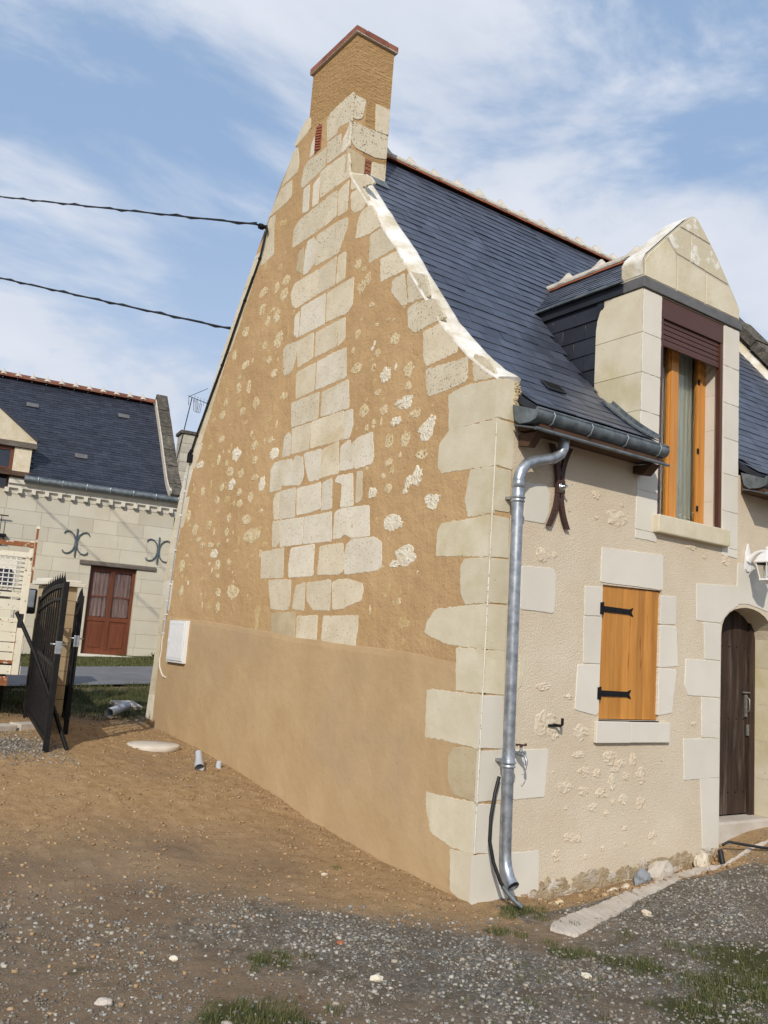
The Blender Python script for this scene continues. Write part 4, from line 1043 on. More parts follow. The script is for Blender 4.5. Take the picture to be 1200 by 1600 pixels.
# zinc soaker running down beside the pier onto the gutter
sk = MB()
for i in range(9):
    s0_, s1_ = .04+i*.07, .04+(i+1)*.07; (a, na), (b, nb) = P_(1.50, s0_), P_(1.50, s1_)
    dv = (b-a)/2; sk.obox((a+b)/2+na*.020, Vector((.07, 0, 0)), dv*1.05, na*.003); sk.obox((a+b)/2+na*.032+Vector((.066, 0, 0)), Vector((.004, 0, 0)), dv*1.05, na*.018)
    sk.obox((a+b)/2+na*.026+Vector((-.06, 0, 0)), Vector((.006, 0, 0)), dv*1.05, na*.006)
sk.build('zinc_soaker', ZINC_D, dormer)
# window of the dormer
wf = MB(); Y0 = .185
def vbar(x0, x1, y0=Y0, y1=Y0+.06, z0=2.86, z1=4.74, b=.006): wf.box(x0, y0, z0, x1, y1, z1, 0, b)
vbar(1.83, 1.885); vbar(2.685, 2.74); wf.box(1.885, Y0, 2.855, 2.685, Y0+.06, 2.88, 0, .006)
for (a, b_) in ((1.89, 2.255), (2.262, 2.68)):
    wf.box(a, Y0-.012, 2.87, a+.065, Y0+.04, 4.72, 0, .008); wf.box(b_-.065, Y0-.012, 2.87, b_, Y0+.04, 4.72, 0, .008)
    wf.box(a+.065, Y0-.010, 2.870, b_-.065, Y0+.038, 2.895, 0, .006)
wf.box(2.20, Y0-.026, 2.87, 2.30, Y0-.012, 4.72, 0, .006)
wfo = wf.build('window_frame', FRAMEWOOD, dormer)
gl = MB(); gl.box(1.95, Y0+.012, 2.88, 2.20, Y0+.016, 4.72); gl.box(2.32, Y0+.012, 2.88, 2.62, Y0+.016, 4.72); gl.build('window_glass', GLASS, dormer)
cu = MB(); vs = []
for i in range(61):
    x = 1.92+.75*i/60; yy = Y0+.075+.012*math.sin(i*1.3)+.006*math.sin(i*2.9); vs += [(x, yy, 2.88), (x, yy+.004, 4.7)]
cu.add(vs, [(2*i, 2*i+2, 2*i+3, 2*i+1) for i in range(60)], 0, True); cu.build('net_curtain', CURTAIN, dormer)
hb_ = MB()
for zc in (3.02, 3.55, 4.2): hb_.box(2.612, Y0-.02, zc, 2.63, Y0-.008, zc+.05)
hb_.build('window_hinge', IRON, wfo)
rs = MB(); rs.box(1.84, .002, 4.585, 2.735, .19, 4.765, 0, .004)
for k in range(5): rs.box(1.865, .022+.002*(k % 2), 4.365+k*.045, 2.71, .034, 4.405+k*.045, 0, .006)
rs.box(1.865, .020, 4.350, 2.71, .042, 4.366, 0, .003)
rs.build('roller_shutter', BROWN, dormer)
for xx in (1.832, 2.700):
    g_ = MB(); g_.box(xx, .006, 2.862, xx+.040, .048, 4.584, 0, .003); g_.build('guide_rail', BROWN, dormer)
for sd_ in (0, 1):
  rv = MB()
  for k, (za, zb) in enumerate(((2.86, 3.12), (3.125, 3.45), (3.455, 3.78), (3.785, 4.11), (4.115, 4.44), (4.445, 4.765))):
    if sd_: rv.box(2.7385-.0005*(k % 2), .003, za, 2.76, .184, zb)
    else: rv.box(1.81, .003, za, 1.8315, .184, zb)
  rv.build('window_reveal', TUF_G, dormer)
ws = MB(); ws.box(1.775, -.065, 2.705, 2.775, .20, 2.855, 0, .012); ws.box(1.835, .0, 2.856, 2.735, .185, 2.861)
ws.build('dormer_window_sill', TUF_Q, dormer)

# ---- shuttered window
sh = MB(); n = 8; x0, x1 = 1.198, 1.908
for k in range(n):
    a, b_ = x0+(x1-x0)*k/n, x0+(x1-x0)*(k+1)/n; sh.box(a+.0012, .018+.0012*(k % 2), 1.192, b_-.0012, .045, 2.218+.001*k, 0, .003)
sh.box(1.19, .05, 1.19, 1.915, .40, 2.21, 1)
shutter = sh.build('board_shutter', [PINE, DARKIN], house)
for zc in (2.03, 1.385):
    hg = MB(); hg.prism([(1.185, zc-.022), (1.535, zc-.020), (1.575, zc-.035), (1.553, zc), (1.575, zc+.035), (1.535, zc+.020), (1.185, zc+.022)], 'xz', .008, .018)
    hg.prism([(1.16, zc-.045), (1.20, zc-.045), (1.20, zc+.045), (1.16, zc+.045)], 'xz', -.012, -.004); hg.tube([(1.192, .0, zc-.05), (1.192, .0, zc+.05)], .014, 10)
    for q in (1.26, 1.36, 1.46): hg.lathe((q, .006, zc), [(.008, .003), (.008, 0), (.004, -.003)], 8, axis='y')
    hg.build('strap_hinge', IRON, shutter)
sl_ = MB(); sl_.box(1.135, -.035, 1.018, 1.53, .0, 1.178, 0, .006); sl_.box(1.532, -.034, 1.020, 2.02, .0, 1.176, 0, .006); sl_.box(1.19, .0, 1.12, 1.915, .05, 1.186)
sl_.build('window_sill', TUF_G, house)

# ---- entrance door
dd_ = MB(); n = 6
for k in range(n):
    a, b_ = 2.78+(3.50-2.78)*k/n, 2.78+(3.50-2.78)*(k+1)/n; dd_.box(a+.002, .215+.002*(k % 2), .36, b_-.002, .25, 2.19, 0, .003)
    for zc in (.55, 1.2, 1.85): dd_.lathe((a+.06, .213, zc), [(.008, .002), (.006, -.004)], 6, 1, axis='y')
dd_.box(2.74, .25, .2, 3.6, .28, 2.25, 2)
door = dd_.build('plank_door', [OLDDOOR, IRON, DARKIN], house)
df = MB(); df.box(3.505, .19, .34, 3.583, .27, 2.19, 0, .004); df.build('door_frame', OLDDOOR, door)
lt = MB(); lt.box(3.44, .195, 1.22, 3.47, .212, 1.42); lt.tube([(3.455, .20, 1.40), (3.455, .165, 1.38), (3.455, .165, 1.28), (3.455, .20, 1.26)], .007, 8); lt.tube([(3.40, .20, 1.44), (3.50, .19, 1.44)], .008, 8); lt.box(3.47, .195, 1.05, 3.50, .21, 1.15)
lt.build('door_latch', M('dull_steel', (.20, .19, .18), (.30, .29, .27), 20, .5, metal=.6, bump=()), door)
ts = MB(); ts.box(2.755, .03, .16, 3.58, .60, .345, 0, .02); ts.build('door_threshold', CONC, house)
for sd_ in (0, 1):
    jr = MB(); zq = .34
    for k in range(5):
        if sd_: jr.box(3.5835, .004, zq+.004, 3.60, .19, zq+.325)
        else: jr.box(2.74, .004, zq+.004, 2.7515, .21, zq+.325)
        zq += .332
    jr.build('door_reveal', TUF_Q, house)

# ---- wrought iron wall anchor
an = MB()
for sg in (-1, 1):
    pts = []
    for i in range(17):
        t = i/16; z = 2.585+.62*t; xx = .638+sg*(.014+.085*(abs(2*t-1)**2.2)); pts.append((xx, -.028, z))
    for a, b_ in zip(pts, pts[1:]):
        a, b_ = Vector(a), Vector(b_); dv = (b_-a)/2; an.obox((a+b_)/2, dv*1.04, Vector((.022, 0, 0)), Vector((0, .011, 0)))
an.obox((.638, -.034, 2.893), (.042, 0, 0), (0, .012, 0), (0, 0, .05))
anc = an.build('wall_anchor', RUSTIRON, house)
bo = MB(); bo.lathe((.648, -.045, 2.893), [(.036, .006), (.036, .0), (.028, -.006), (.016, -.008), (.016, -.03), (.009, -.032), (.009, -.06)], 20, axis='y'); bo.build('anchor_bolt', CHROME, anc)
hk = MB(); hk.tube([(.70, .01, 1.145), (.70, -.07, 1.145), (.705, -.085, 1.155), (.705, -.085, 1.20)], .011, 8); hk.tube([(.64, -.012, 1.142), (.71, -.03, 1.142)], .009, 8); hk.build('shutter_hook', IRON, house)
# ================================================================ GROUND
def sstep(a, b, x): t = np.clip((x-a)/(b-a), 0, 1); return t*t*(3-2*t)
BY = [-60, -20, -3, 0, 1, 2.1, 3.1, 4.5, 6, 9, 10.4, 14.2, 15.0, 16.6, 19, 60, 400]
BZ = [-.6, -.2, -.03, -.02, .02, .12, .26, .40, .485, .55, .62, .70, .73, .83, .95, 1.4, 3]
def ground_base(x, y):
    x = np.asarray(x, float); y = np.asarray(y, float)
    z = np.interp(y, BY, BZ)
    far = sstep(7.5, 10, y); z = z+far*.05*np.clip(x, -12, 12)
    mid = sstep(1.5, 4, y)*(1-sstep(6.5, 9, y)); z = z+mid*.05*np.clip(-x, 0, 1.6)
    fr = 1-sstep(.6, 2.5, y); z = z+fr*.05*np.clip(x-.2, 0, 12)
    # bank of earth rising to the door
    z = z+.12*sstep(2.45, 3.3, x)*sstep(-.75, -.05, y)*fr
    # trench along the front wall
    tr = sstep(.35, .8, x)*(1-sstep(2.5, 2.8, x))*sstep(-.30, -.16, y)*(1-sstep(.3, .5, y)); z = z-.06*tr
    return z
def gz(x, y): return float(ground_base(x, y))
GBX = [-12, -2.7, -2.37, -1.83, -1.3, -.9, -.5, -.2, .05, .1, 12]; GBY = [1.6, 1.14, .78, .8, .5, .02, -.25, -.5, -.78, .2, .2]
def weights(x, y):
    wob = .16*np.sin(x*3.1+1)*np.cos(y*2.3)+.1*np.sin(x*7.3+y*5.1)
    gb = np.interp(x, GBX, GBY)
    grav = 1-sstep(-.55, .50, y-gb+wob)
    pat = .5+.5*np.sin(x*1.7+.6+.8*np.sin(y*1.9))*np.cos(y*1.3-x*.6); leftish = 1-sstep(-2.2, -1.2, x+.35*y)
    grav = grav*(1-.42*leftish)*(1-.30*pat)
    grav = np.maximum(grav, .85*np.exp(-(((x+2.0)/.55)**2+((y-4.3)/.5)**2)))
    grav = grav*(1-.75*np.exp(-(((x-.12)/.35)**2+((y+.62)/.22)**2)))
    grav = np.where((x > .3) & (y > -.35-.0*x) & (x < 2.75), grav*.1, grav)
    grav = grav*(1-.8*sstep(2.5, 2.9, x)*sstep(-.7, -.35, y))
    gr = np.zeros_like(x)
    for (px, py, r, a) in ((-1.72, -.36, .16, .6), (-2.15, -.95, .22, 1), (-2.0, -1.15, .2, .9), (-.25, -.5, .09, .8), (-.15, -.95, .14, .9), (.05, -1.15, .2, .7), (.35, -1.75, .28, 1), (.75, -1.55, .35, 1), (-.1, -1.85, .3, .9), (.19, -.22, .13, 1), (.13, -1.3, .16, .8), (.55, -2.0, .3, .9), (-1.5, -.7, .2, .4), (.45, -.95, .2, .35), (-2.62, -.1, .1, .5), (.9, -.85, .25, .3)):
        gr = np.maximum(gr, a*np.exp(-((x-px)**2+(y-py)**2)/(r*r)))
    back = sstep(5.7, 7.4, y)*(1-sstep(9.9, 10.3, y)); gr = np.maximum(gr, back*.75)
    verge = sstep(14.2, 14.6, y); gr = np.maximum(gr, verge)
    ora = np.maximum(np.exp(-np.clip(-x, 0, 9)/1.3), .75*sstep(.9, 2.6, y))*sstep(-.9, .2, y)*(1-sstep(5.6, 6.6, y))
    return np.clip(grav, 0, 1), np.clip(gr, 0, 1), np.clip(ora, 0, 1)
def spacing(lo, hi, step, far, k=1.16):
    a = list(np.arange(lo, hi, step)); s = step; p = a[-1]
    while p < far: s *= k; p += s; a.append(p)
    s = step; p = lo; b = []
    while p > -far: s *= k; p -= s; b.append(p)
    return np.array(b[::-1]+a)
xs = spacing(-3.6, 2.6, .022, 420); ys = spacing(-2.3, 6.6, .026, 420)
X, Y = np.meshgrid(xs, ys); Z = ground_base(X, Y); wg, wr, wo = weights(X, Y)
near = ((X > -4.2) & (X < 4.5) & (Y > -3) & (Y < 8))
Zf = Z.ravel(); Xf, Yf, nf, gf = X.ravel(), Y.ravel(), near.ravel(), wg.ravel()
onroad = ((Y > 10.45) & (Y < 14.3)).ravel()
for i in np.nonzero(nf)[0]:
    x, y = Xf[i], Yf[i]; a = mnoise.noise((x*2.1, y*2.1, 0)); b = mnoise.noise((x*9, y*9, 3)); c = mnoise.noise((x*24, y*24, 7))
    Zf[i] += .014*a+.007*b*(1.2-gf[i])+(.0055 if gf[i] < .5 else .003)*c+.010*max(0, b-.25)*(1-gf[i])*2
Zf[onroad] -= .05
nx, ny = len(xs), len(ys); co = np.stack([Xf, Yf, Zf], 1)
I = np.arange((ny-1)*(nx-1)); r_, c_i = I//(nx-1), I % (nx-1); a = r_*nx+c_i; F_ = np.stack([a, a+1, a+nx+1, a+nx], 1)
def fastmesh(name, co, F_, mat):
    me = bpy.data.meshes.new(name); me.vertices.add(len(co)); me.vertices.foreach_set('co', np.ascontiguousarray(co, dtype=np.float32).ravel())
    k = F_.shape[1]; me.loops.add(F_.size); me.loops.foreach_set('vertex_index', F_.astype(np.int32).ravel())
    me.polygons.add(len(F_)); me.polygons.foreach_set('loop_start', np.arange(0, F_.size, k, dtype=np.int32))
    me.update(calc_edges=True); me.materials.append(mat); o = bpy.data.objects.new(name, me); C.objects.link(o); return o
gm = bpy.data.materials.new('earth_and_gravel'); gm.use_nodes = True; nt = gm.node_tree; nt.nodes.clear()
o_ = N(nt, 'ShaderNodeOutputMaterial'); b_ = N(nt, 'ShaderNodeBsdfPrincipled'); nt.links.new(b_.outputs[0], o_.inputs[0])
tcn = N(nt, 'ShaderNodeTexCoord'); vec = tcn.outputs['Object']; at_ = N(nt, 'ShaderNodeAttribute', attribute_name='zone'); sp = N(nt, 'ShaderNodeSeparateColor'); nt.links.new(at_.outputs['Color'], sp.inputs[0])
def mth(op, a, b):
    m = N(nt, 'ShaderNodeMath', operation=op)
    for i, v in enumerate((a, b)):
        if isinstance(v, (int, float)): m.inputs[i].default_value = v
        else: nt.links.new(v, m.inputs[i])
    return m.outputs[0]
nbig, nmid, nfin = tex(nt, vec, 1.3, 8, .6), tex(nt, vec, 9, 6, .6), tex(nt, vec, 60, 4, .6)
brown = mixc(nt, ramp(nt, nbig, .35, .65), (.235, .165, .105), (.335, .243, .160))
orange = mixc(nt, ramp(nt, nmid, .35, .65), (.385, .245, .122), (.48, .32, .17))
ow = ramp(nt, mth('ADD', sp.outputs['Blue'], mth('MULTIPLY', mth('SUBTRACT', nbig, .5), .9)), .25, .75)
earth = mixc(nt, ow, brown, orange)
earth = mixc(nt, ramp(nt, tex(nt, vec, 28, 5, .6), .60, .72), earth, (.13, .082, .046)); earth = mixc(nt, ramp(nt, tex(nt, vec, 70, 3), .68, .74), earth, (.42, .33, .22))
vor = N(nt, 'ShaderNodeTexVoronoi'); vor.inputs['Scale'].default_value = 62; nt.links.new(vec, vor.inputs['Vector'])
gs = N(nt, 'ShaderNodeSeparateColor'); nt.links.new(vor.outputs['Color'], gs.inputs[0])
grv = mixc(nt, gs.outputs[0], (.11, .100, .082), (.28, .26, .225)); grv = mixc(nt, ramp(nt, nmid, .45, .62), grv, (.165, .130, .092))
gw = ramp(nt, mth('ADD', mth('ADD', sp.outputs['Red'], mth('MULTIPLY', mth('SUBTRACT', nmid, .5), 1.3)), mth('MULTIPLY', mth('SUBTRACT', nbig, .5), 1.2)), .40, .85)
col = mixc(nt, gw, earth, grv)
grs = mixc(nt, nmid, (.045, .055, .018), (.11, .105, .045))
rw = ramp(nt, mth('ADD', sp.outputs['Green'], mth('MULTIPLY', mth('SUBTRACT', nmid, .5), .9)), .35, .7)
col = mixc(nt, rw, col, grs); nt.links.new(col, b_.inputs['Base Color']); b_.inputs['Roughness'].default_value = .95; b_.inputs['Specular IOR Level'].default_value = .1
bu = N(nt, 'ShaderNodeBump'); bu.inputs['Distance'].default_value = .022; bu.inputs['Strength'].default_value = 1; nt.links.new(tex(nt, vec, 45, 6, .65), bu.inputs['Height'])
bv = N(nt, 'ShaderNodeBump'); bv.inputs['Distance'].default_value = .008; bv.inputs['Strength'].default_value = 1; nt.links.new(tex(nt, vec, 190, 3, .6), bv.inputs['Height']); nt.links.new(bu.outputs[0], bv.inputs['Normal']); nt.links.new(bv.outputs[0], b_.inputs['Normal'])
g = fastmesh('ground', co, F_, gm); tag(g, kind='structure')
ca = g.data.color_attributes.new('zone', 'FLOAT_COLOR', 'POINT'); ca.data.foreach_set('color', np.stack([wg.ravel(), wr.ravel(), wo.ravel(), np.ones(wg.size)], 1).astype(np.float32).ravel())
g.data.polygons.foreach_set('use_smooth', np.ones(len(g.data.polygons), dtype=bool))
# road beyond the gate
rx = np.linspace(-40, 40, 81); ry = np.array([10.4, 11.2, 12.4, 13.4, 14.2]); RXg, RYg = np.meshgrid(rx, ry); rz = ground_base(RXg, RYg)+.012
rco = np.stack([RXg.ravel(), RYg.ravel(), rz.ravel()], 1); I = np.arange(4*80); a = (I//80)*81+I % 80
ROADM = M('worn_asphalt', (.145, .145, .155), (.185, .18, .185), 2.5, .93, bump=((120, .5, .004),), c3=(.12, .115, .115))
tag(fastmesh('road', rco, np.stack([a, a+1, a+82, a+81], 1), ROADM), kind='structure')
# pale concrete strip at the foot of the front wall
FE = [(.10, -.62), (.16, -.76), (.37, -.72), (.66, -.64), (.99, -.53), (1.52, -.40), (2.19, -.27), (2.68, -.21), (3.3, -.22), (4.6, -.25)]
BE = [(.22, -.50), (.30, -.40), (.50, -.34), (.80, -.32), (1.09, -.27), (1.6, -.22), (2.2, -.15), (2.68, -.17), (3.3, -.19), (4.6, -.22)]
cs = MB(); vs = []; Kc = 150
for i in range(Kc+1):
    t = i/Kc*(len(FE)-1); j = min(int(t), len(FE)-2); u = t-j
    f_ = Vector(FE[j]).lerp(Vector(FE[j+1]), u); b2 = Vector(BE[j]).lerp(Vector(BE[j+1]), u); wn = .018*mnoise.noise(Vector((t*4, 0, 0))); f_.y += wn; b2.y += .014*mnoise.noise(Vector((t*5, 3, 0)))
    zf = gz(f_.x, f_.y)
    nn = lambda q: .014*mnoise.noise(Vector((t*9, q, 0)))+.006*mnoise.noise(Vector((t*27, q, 4)))
    vs += [(f_.x, f_.y, zf-.03), (f_.x, f_.y+.01, zf+.014+nn(9)), (f_.x*.62+b2.x*.38, f_.y*.62+b2.y*.38, zf+.016+nn(1)), (f_.x*.3+b2.x*.7, f_.y*.3+b2.y*.7, zf+.012+nn(3)), (b2.x, b2.y+.01, zf-.04)]
cs.add(vs, [(5*i+k, 5*i+k+1, 5*i+6+k, 5*i+5+k) for i in range(Kc) for k in range(4)], 0, False); cs.add(vs[:5], [(0, 1, 2, 3, 4)])
tag(cs.build('concrete_path_edge', CONC), kind='structure')

# gravel: thousands of small stones
rs_ = np.random.RandomState(11)
def pebbles(name, n, xr, yr, wfun, smin, smax, mat, seed, flat=.62, pw=1):
    rs_ = np.random.RandomState(seed); x = rs_.uniform(*xr, n*3); y = rs_.uniform(*yr, n*3); w_ = wfun(x, y); k = rs_.rand(n*3) < w_; x, y = x[k][:n], y[k][:n]; m = len(x)
    r = smin+(smax-smin)*rs_.rand(m)**(3.2*pw)
    z = ground_base(x, y)
    zz2 = np.array([.014*mnoise.noise((a, b, 0)) for a, b in zip(x*2.1, y*2.1)])+z
    base = np.array([(-1, -1, -1), (1, -1, -1), (1, 1, -1), (-1, 1, -1), (-1, -1, 1), (1, -1, 1), (1, 1, 1), (-1, 1, 1)], float)*.62
    V = base[None]+rs_.uniform(-.28, .28, (m, 8, 3)); V[:, 4:, :2] *= .72
    V[:, :, 0] *= (1+rs_.rand(m)*.6)[:, None]; V[:, :, 2] *= flat; t = rs_.uniform(0, 6.28, m); cx_, sx_ = np.cos(t)[:, None], np.sin(t)[:, None]
    vx, vy = V[:, :, 0]*cx_-V[:, :, 1]*sx_, V[:, :, 0]*sx_+V[:, :, 1]*cx_
    co = np.stack([vx*r[:, None]+x[:, None], vy*r[:, None]+y[:, None], V[:, :, 2]*r[:, None]+(zz2+r*.18)[:, None]], 2).reshape(-1, 3)
    q = np.array([(0, 3, 2, 1), (4, 5, 6, 7), (0, 1, 5, 4), (1, 2, 6, 5), (2, 3, 7, 6), (3, 0, 4, 7)]); F_ = (q[None]+np.arange(m)[:, None, None]*8).reshape(-1, 4)
    return fastmesh(name, co, F_, mat)
def pebmat(name, cols):
    m = bpy.data.materials.new(name); m.use_nodes = True; nt = m.node_tree; b = nt.nodes['Principled BSDF']; gm_ = N(nt, 'ShaderNodeNewGeometry'); cr_ = N(nt, 'ShaderNodeValToRGB'); cr_.color_ramp.interpolation = 'CONSTANT'
    els = cr_.color_ramp.elements; els[0].position = 0; els[0].color = (*cols[0], 1); els[1].position = 1/len(cols); els[1].color = (*cols[1], 1)
    for i, c in enumerate(cols[2:], 2): e = els.new(i/len(cols)); e.color = (*c, 1)
    nt.links.new(gm_.outputs['Random Per Island'], cr_.inputs[0]); nt.links.new(cr_.outputs[0], b.inputs['Base Color']); b.inputs['Roughness'].default_value = .85; b.inputs['Specular IOR Level'].default_value = .25; return m
PEB = pebmat('mixed_gravel', [(.19, .172, .145), (.22, .20, .17), (.15, .13, .10), (.27, .25, .215), (.22, .175, .13), (.32, .30, .26), (.18, .178, .172), (.26, .22, .17), (.16, .135, .105), (.40, .37, .32)])
PEBW = pebmat('pale_stones', [(.42, .385, .32), (.34, .32, .29), (.48, .44, .37), (.28, .25, .21), (.38, .32, .245)])
CLOD = pebmat('earth_clods', [(.33, .21, .11), (.38, .25, .135), (.25, .16, .09), (.41, .285, .16), (.31, .215, .13)])
def clump(x, y): return np.array([.35+.65*max(0, min(1, .5+1.6*mnoise.noise((a*2.3, b*2.3, 4)))) for a, b in zip(x, y)])
tag(pebbles('gravel', 52000, (-3.6, 4.0), (-2.3, 1.9), lambda x, y: weights(x, y)[0]*clump(x, y)*(1-.6*weights(x, y)[1]), .0026, .0145, PEB, 5), kind='stuff')
tag(pebbles('gravel', 1500, (-2.6, -1.5), (3.6, 5.2), lambda x, y: weights(x, y)[0], .006, .02, PEB, 6), kind='stuff')
tag(pebbles('pale_gravel', 750, (-3.6, 3.6), (-2.3, 1.9), lambda x, y: weights(x, y)[0]*clump(x, y)**2, .006, .021, PEBW, 8, pw=1), kind='stuff')
tag(pebbles('scattered_pebbles', 260, (-3.2, -.1), (.2, 5.2), lambda x, y: .7+0*x, .004, .017, PEBW, 9), kind='stuff')
tag(pebbles('earth_clods', 11000, (-3.4, .0), (-.6, 6.6), lambda x, y: (1-weights(x, y)[0])*(.25+.75*np.exp(-np.abs(x+.03)/.25))*clump(x, y)*((x < -.015) | (y < -.1)), .004, .018, CLOD, 10), kind='stuff')
tag(pebbles('trench_rubble', 500, (.45, 2.75), (-.33, -.01), lambda x, y: .8+0*x, .006, .030, CLOD, 12), kind='stuff')
rnd = random.Random(21)
def rock(name, x, y, r, label, mat, sq=(1, .8, .6), rz=0, lift=.3, group=None, cat='stone'):
    bm = bmesh.new(); bmesh.ops.create_icosphere(bm, subdivisions=3, radius=1)
    for v in bm.verts:
        d = 1+.28*mnoise.noise(v.co*1.6+Vector((x*9, y*9, 0)))+.10*mnoise.noise(v.co*5+Vector((x, y, 2))); v.co = Vector((v.co.x*sq[0], v.co.y*sq[1], v.co.z*sq[2]))*d*r
        v.co.z = max(v.co.z, -r*.35)
    m_ = MB(); m_.addbm(bm, 0, False); o = m_.build(name, mat, None, True); o.location = (x, y, gz(x, y)+r*sq[2]*lift); o.rotation_euler = (0, 0, rz); tag(o, label, cat, group); return o
TR = 'loose stones along the foot of the front wall'
rock('loose_stone', .62, -.20, .035, 'small brownish stone in the trench, the one nearest the downpipe', RUB_H, group=TR)
rock('loose_stone', 1.19, -.20, .055, 'small pale stone lying alone in the trench below the window', RUB_F, group=TR)
rock('loose_stone', 1.34, -.19, .050, 'small pale stone beside the blue-grey stone in the trench', RUB_F, (1.2, .8, .8), .4, group=TR)
rock('loose_stone', 1.60, -.12, .085, 'blue-grey stone leaning on the wall foot', M('blue_grey_stone', (.20, .22, .25), (.30, .31, .32), 8, .9, bump=((30, .8, .01),)), (1, .7, 1), .2, group=TR)
rock('loose_stone', 1.86, -.09, .12, 'large flat pale block of stone at the wall foot', CONC, (1.4, .5, .9), .1, group=TR)
rock('loose_stone', 2.42, -.07, .10, 'pale stone in the earth bank near the door corner', RUB_F, (1, .5, .9), .1, group=TR)
rock('loose_stone', 1.80, -.24, .035, 'small angular stone on the concrete edge in front of the flat block', RUB_F, group=TR)
FG = 'larger stones lying in the foreground'
rock('pebble', -1.23, -.30, .020, 'red-orange pebble in the grey gravel', TERRA, group=FG, cat='pebble')
for (x, y, r, lab) in ((-2.15, -.17, .024, 'bluish white stone alone at mid-left of the gravel'), (-.30, -1.25, .030, 'cream stone at the grass edge in the right-hand gravel'), (-1.35, -.82, .030, 'pinkish cream stone in the middle of the gravel, below the red pebble'), (-2.63, -.55, .032, 'white stone at the left edge of the gravel'), (-2.25, -1.0, .035, 'pale stone beside the largest tuft of grass'), (.9, -.7, .034, 'grey stone on the dark gravel right of the concrete edge'), (-.62, .85, .022, 'white pebble on the sandy earth near the gable foot')):
    rock('pebble', x, y, r, lab, [RUB_W, RUB_F, CONC][int(r*1000) % 3], (1.2, .8, .55), x*5, group=FG, cat='pebble')
# grass
def blades(name, spots, mat, hmin, hmax, w0, per, seed):
    rs_ = np.random.RandomState(seed); V = []; 
    xs_, ys_ = [], []
    for (x, y, r, nb) in spots:
        a = rs_.uniform(0, 6.283, nb); q = r*np.sqrt(rs_.rand(nb)); xs_.append(x+np.cos(a)*q); ys_.append(y+np.sin(a)*q)
    x = np.concatenate(xs_); y = np.concatenate(ys_); m = len(x); z = ground_base(x, y)+.0
    h = rs_.uniform(hmin, hmax, m); t = rs_.uniform(0, 6.283, m); lx, ly = np.cos(t)*h*rs_.uniform(.2, .9, m), np.sin(t)*h*rs_.uniform(.2, .9, m); s = t+rs_.uniform(1, 2, m); wx, wy = np.cos(s)*w0, np.sin(s)*w0
    co = np.stack([np.stack([x-wx, y-wy, z-.01], 1), np.stack([x+wx, y+wy, z-.01], 1), np.stack([x+lx*.35+wx*.7, y+ly*.35+wy*.7, z+h*.6], 1), np.stack([x+lx*.35-wx*.7, y+ly*.35-wy*.7, z+h*.6], 1), np.stack([x+lx, y+ly, z+h], 1)], 1).reshape(-1, 3)
    b = np.arange(m)*5; F_ = np.stack([np.stack([b, b+1, b+2, b+3], 1), np.stack([b+3, b+2, b+4, b+4], 1)], 1).reshape(-1, 4)
    me = bpy.data.meshes.new(name); me.from_pydata(co.tolist(), [], [tuple(f) if f[2] != f[3] else tuple(f[:3]) for f in F_.tolist()]); me.materials.append(mat); o = bpy.data.objects.new(name, me); C.objects.link(o); tag(o, kind='stuff'); return o
GRASS = pebmat('fresh_grass', [(.065, .085, .025), (.095, .11, .035), (.05, .065, .02), (.13, .13, .045), (.19, .165, .08)])
GRASSD = pebmat('weedy_grass', [(.05, .07, .02), (.09, .09, .03), (.035, .05, .015), (.14, .11, .055), (.07, .09, .028)])
rnd = random.Random(5); sp_ = []
for (x, y, r, nb) in ((.19, -.24, .09, 260), (.30, -.30, .08, 200), (.05, -.30, .07, 140), (.22, -.42, .06, 90), (-.24, -.52, .07, 260), (-.16, -.62, .05, 120), (-.15, -.95, .09, 260), (-.05, -1.0, .08, 220), (.05, -1.15, .08, 120), (.13, -1.3, .07, 120), (-.10, -.80, .05, 90), (.45, -.88, .05, 70), (-.46, .95, .04, 50), (.55, -1.15, .06, 60), (.3, -.62, .04, 60)):
    sp_.append((x, y, r, nb))
for i in range(70):
    x, y = rnd.gauss(.35, .30), rnd.gauss(-1.75, .22); sp_.append((x, y, .07, 70))
for i in range(46):
    x, y = rnd.gauss(-2.12, .15), rnd.gauss(-1.02, .10); sp_.append((x, y, .05, 55))
for i in range(22):
    x, y = rnd.gauss(-1.72, .09), rnd.gauss(-.38, .07); sp_.append((x, y, .03, 26))
for i in range(60): sp_.append((rnd.uniform(-1.2, 1.2), rnd.uniform(-2.1, -.9), .02, 12))
blades('grass_tufts', sp_, GRASS, .010, .042, .0014, 0, 3)
sp_ = []
for i in range(1500):
    x, y = rnd.uniform(-4.5, 3), rnd.uniform(5.9, 10.4)
    if rnd.random() < .25+.75*min(1, max(0, (y-6)/2.5)) and not (x > -.1 and y < 6.5): sp_.append((x, y, .14, 26))
blades('rough_grass', sp_, GRASSD, .02, .07, .003, 0, 4)
sp_ = [(rnd.uniform(-8, 7), 14.3+abs(rnd.gauss(0, .9)), .2, 40) for i in range(1300)]
blades('verge_grass', sp_, GRASS, .02, .05, .005, 0, 5)
# ================================================================ SMALL THINGS ON AND BY THE COTTAGE
# meter cupboard
mt_ = MB(); mt_.box(-.05, 5.05, 1.27, .0, 5.55, 1.76, 0, .006); o = mt_.build('meter_box', WHITEPL); tag(o, 'white plastic meter box with a ribbed door on the gable', 'meter box')
m2 = MB(); m2.box(-.060, 5.075, 1.295, -.051, 5.525, 1.735, 0, .004)
for k in range(11): m2.box(-.063, 5.10+k*.037, 1.33, -.0605, 5.118+k*.037, 1.70)
for k in range(1): m2.box(-.066, 5.50, 1.50, -.0605, 5.515, 1.54)
d_ = m2.build('door', WHITEPL, o)
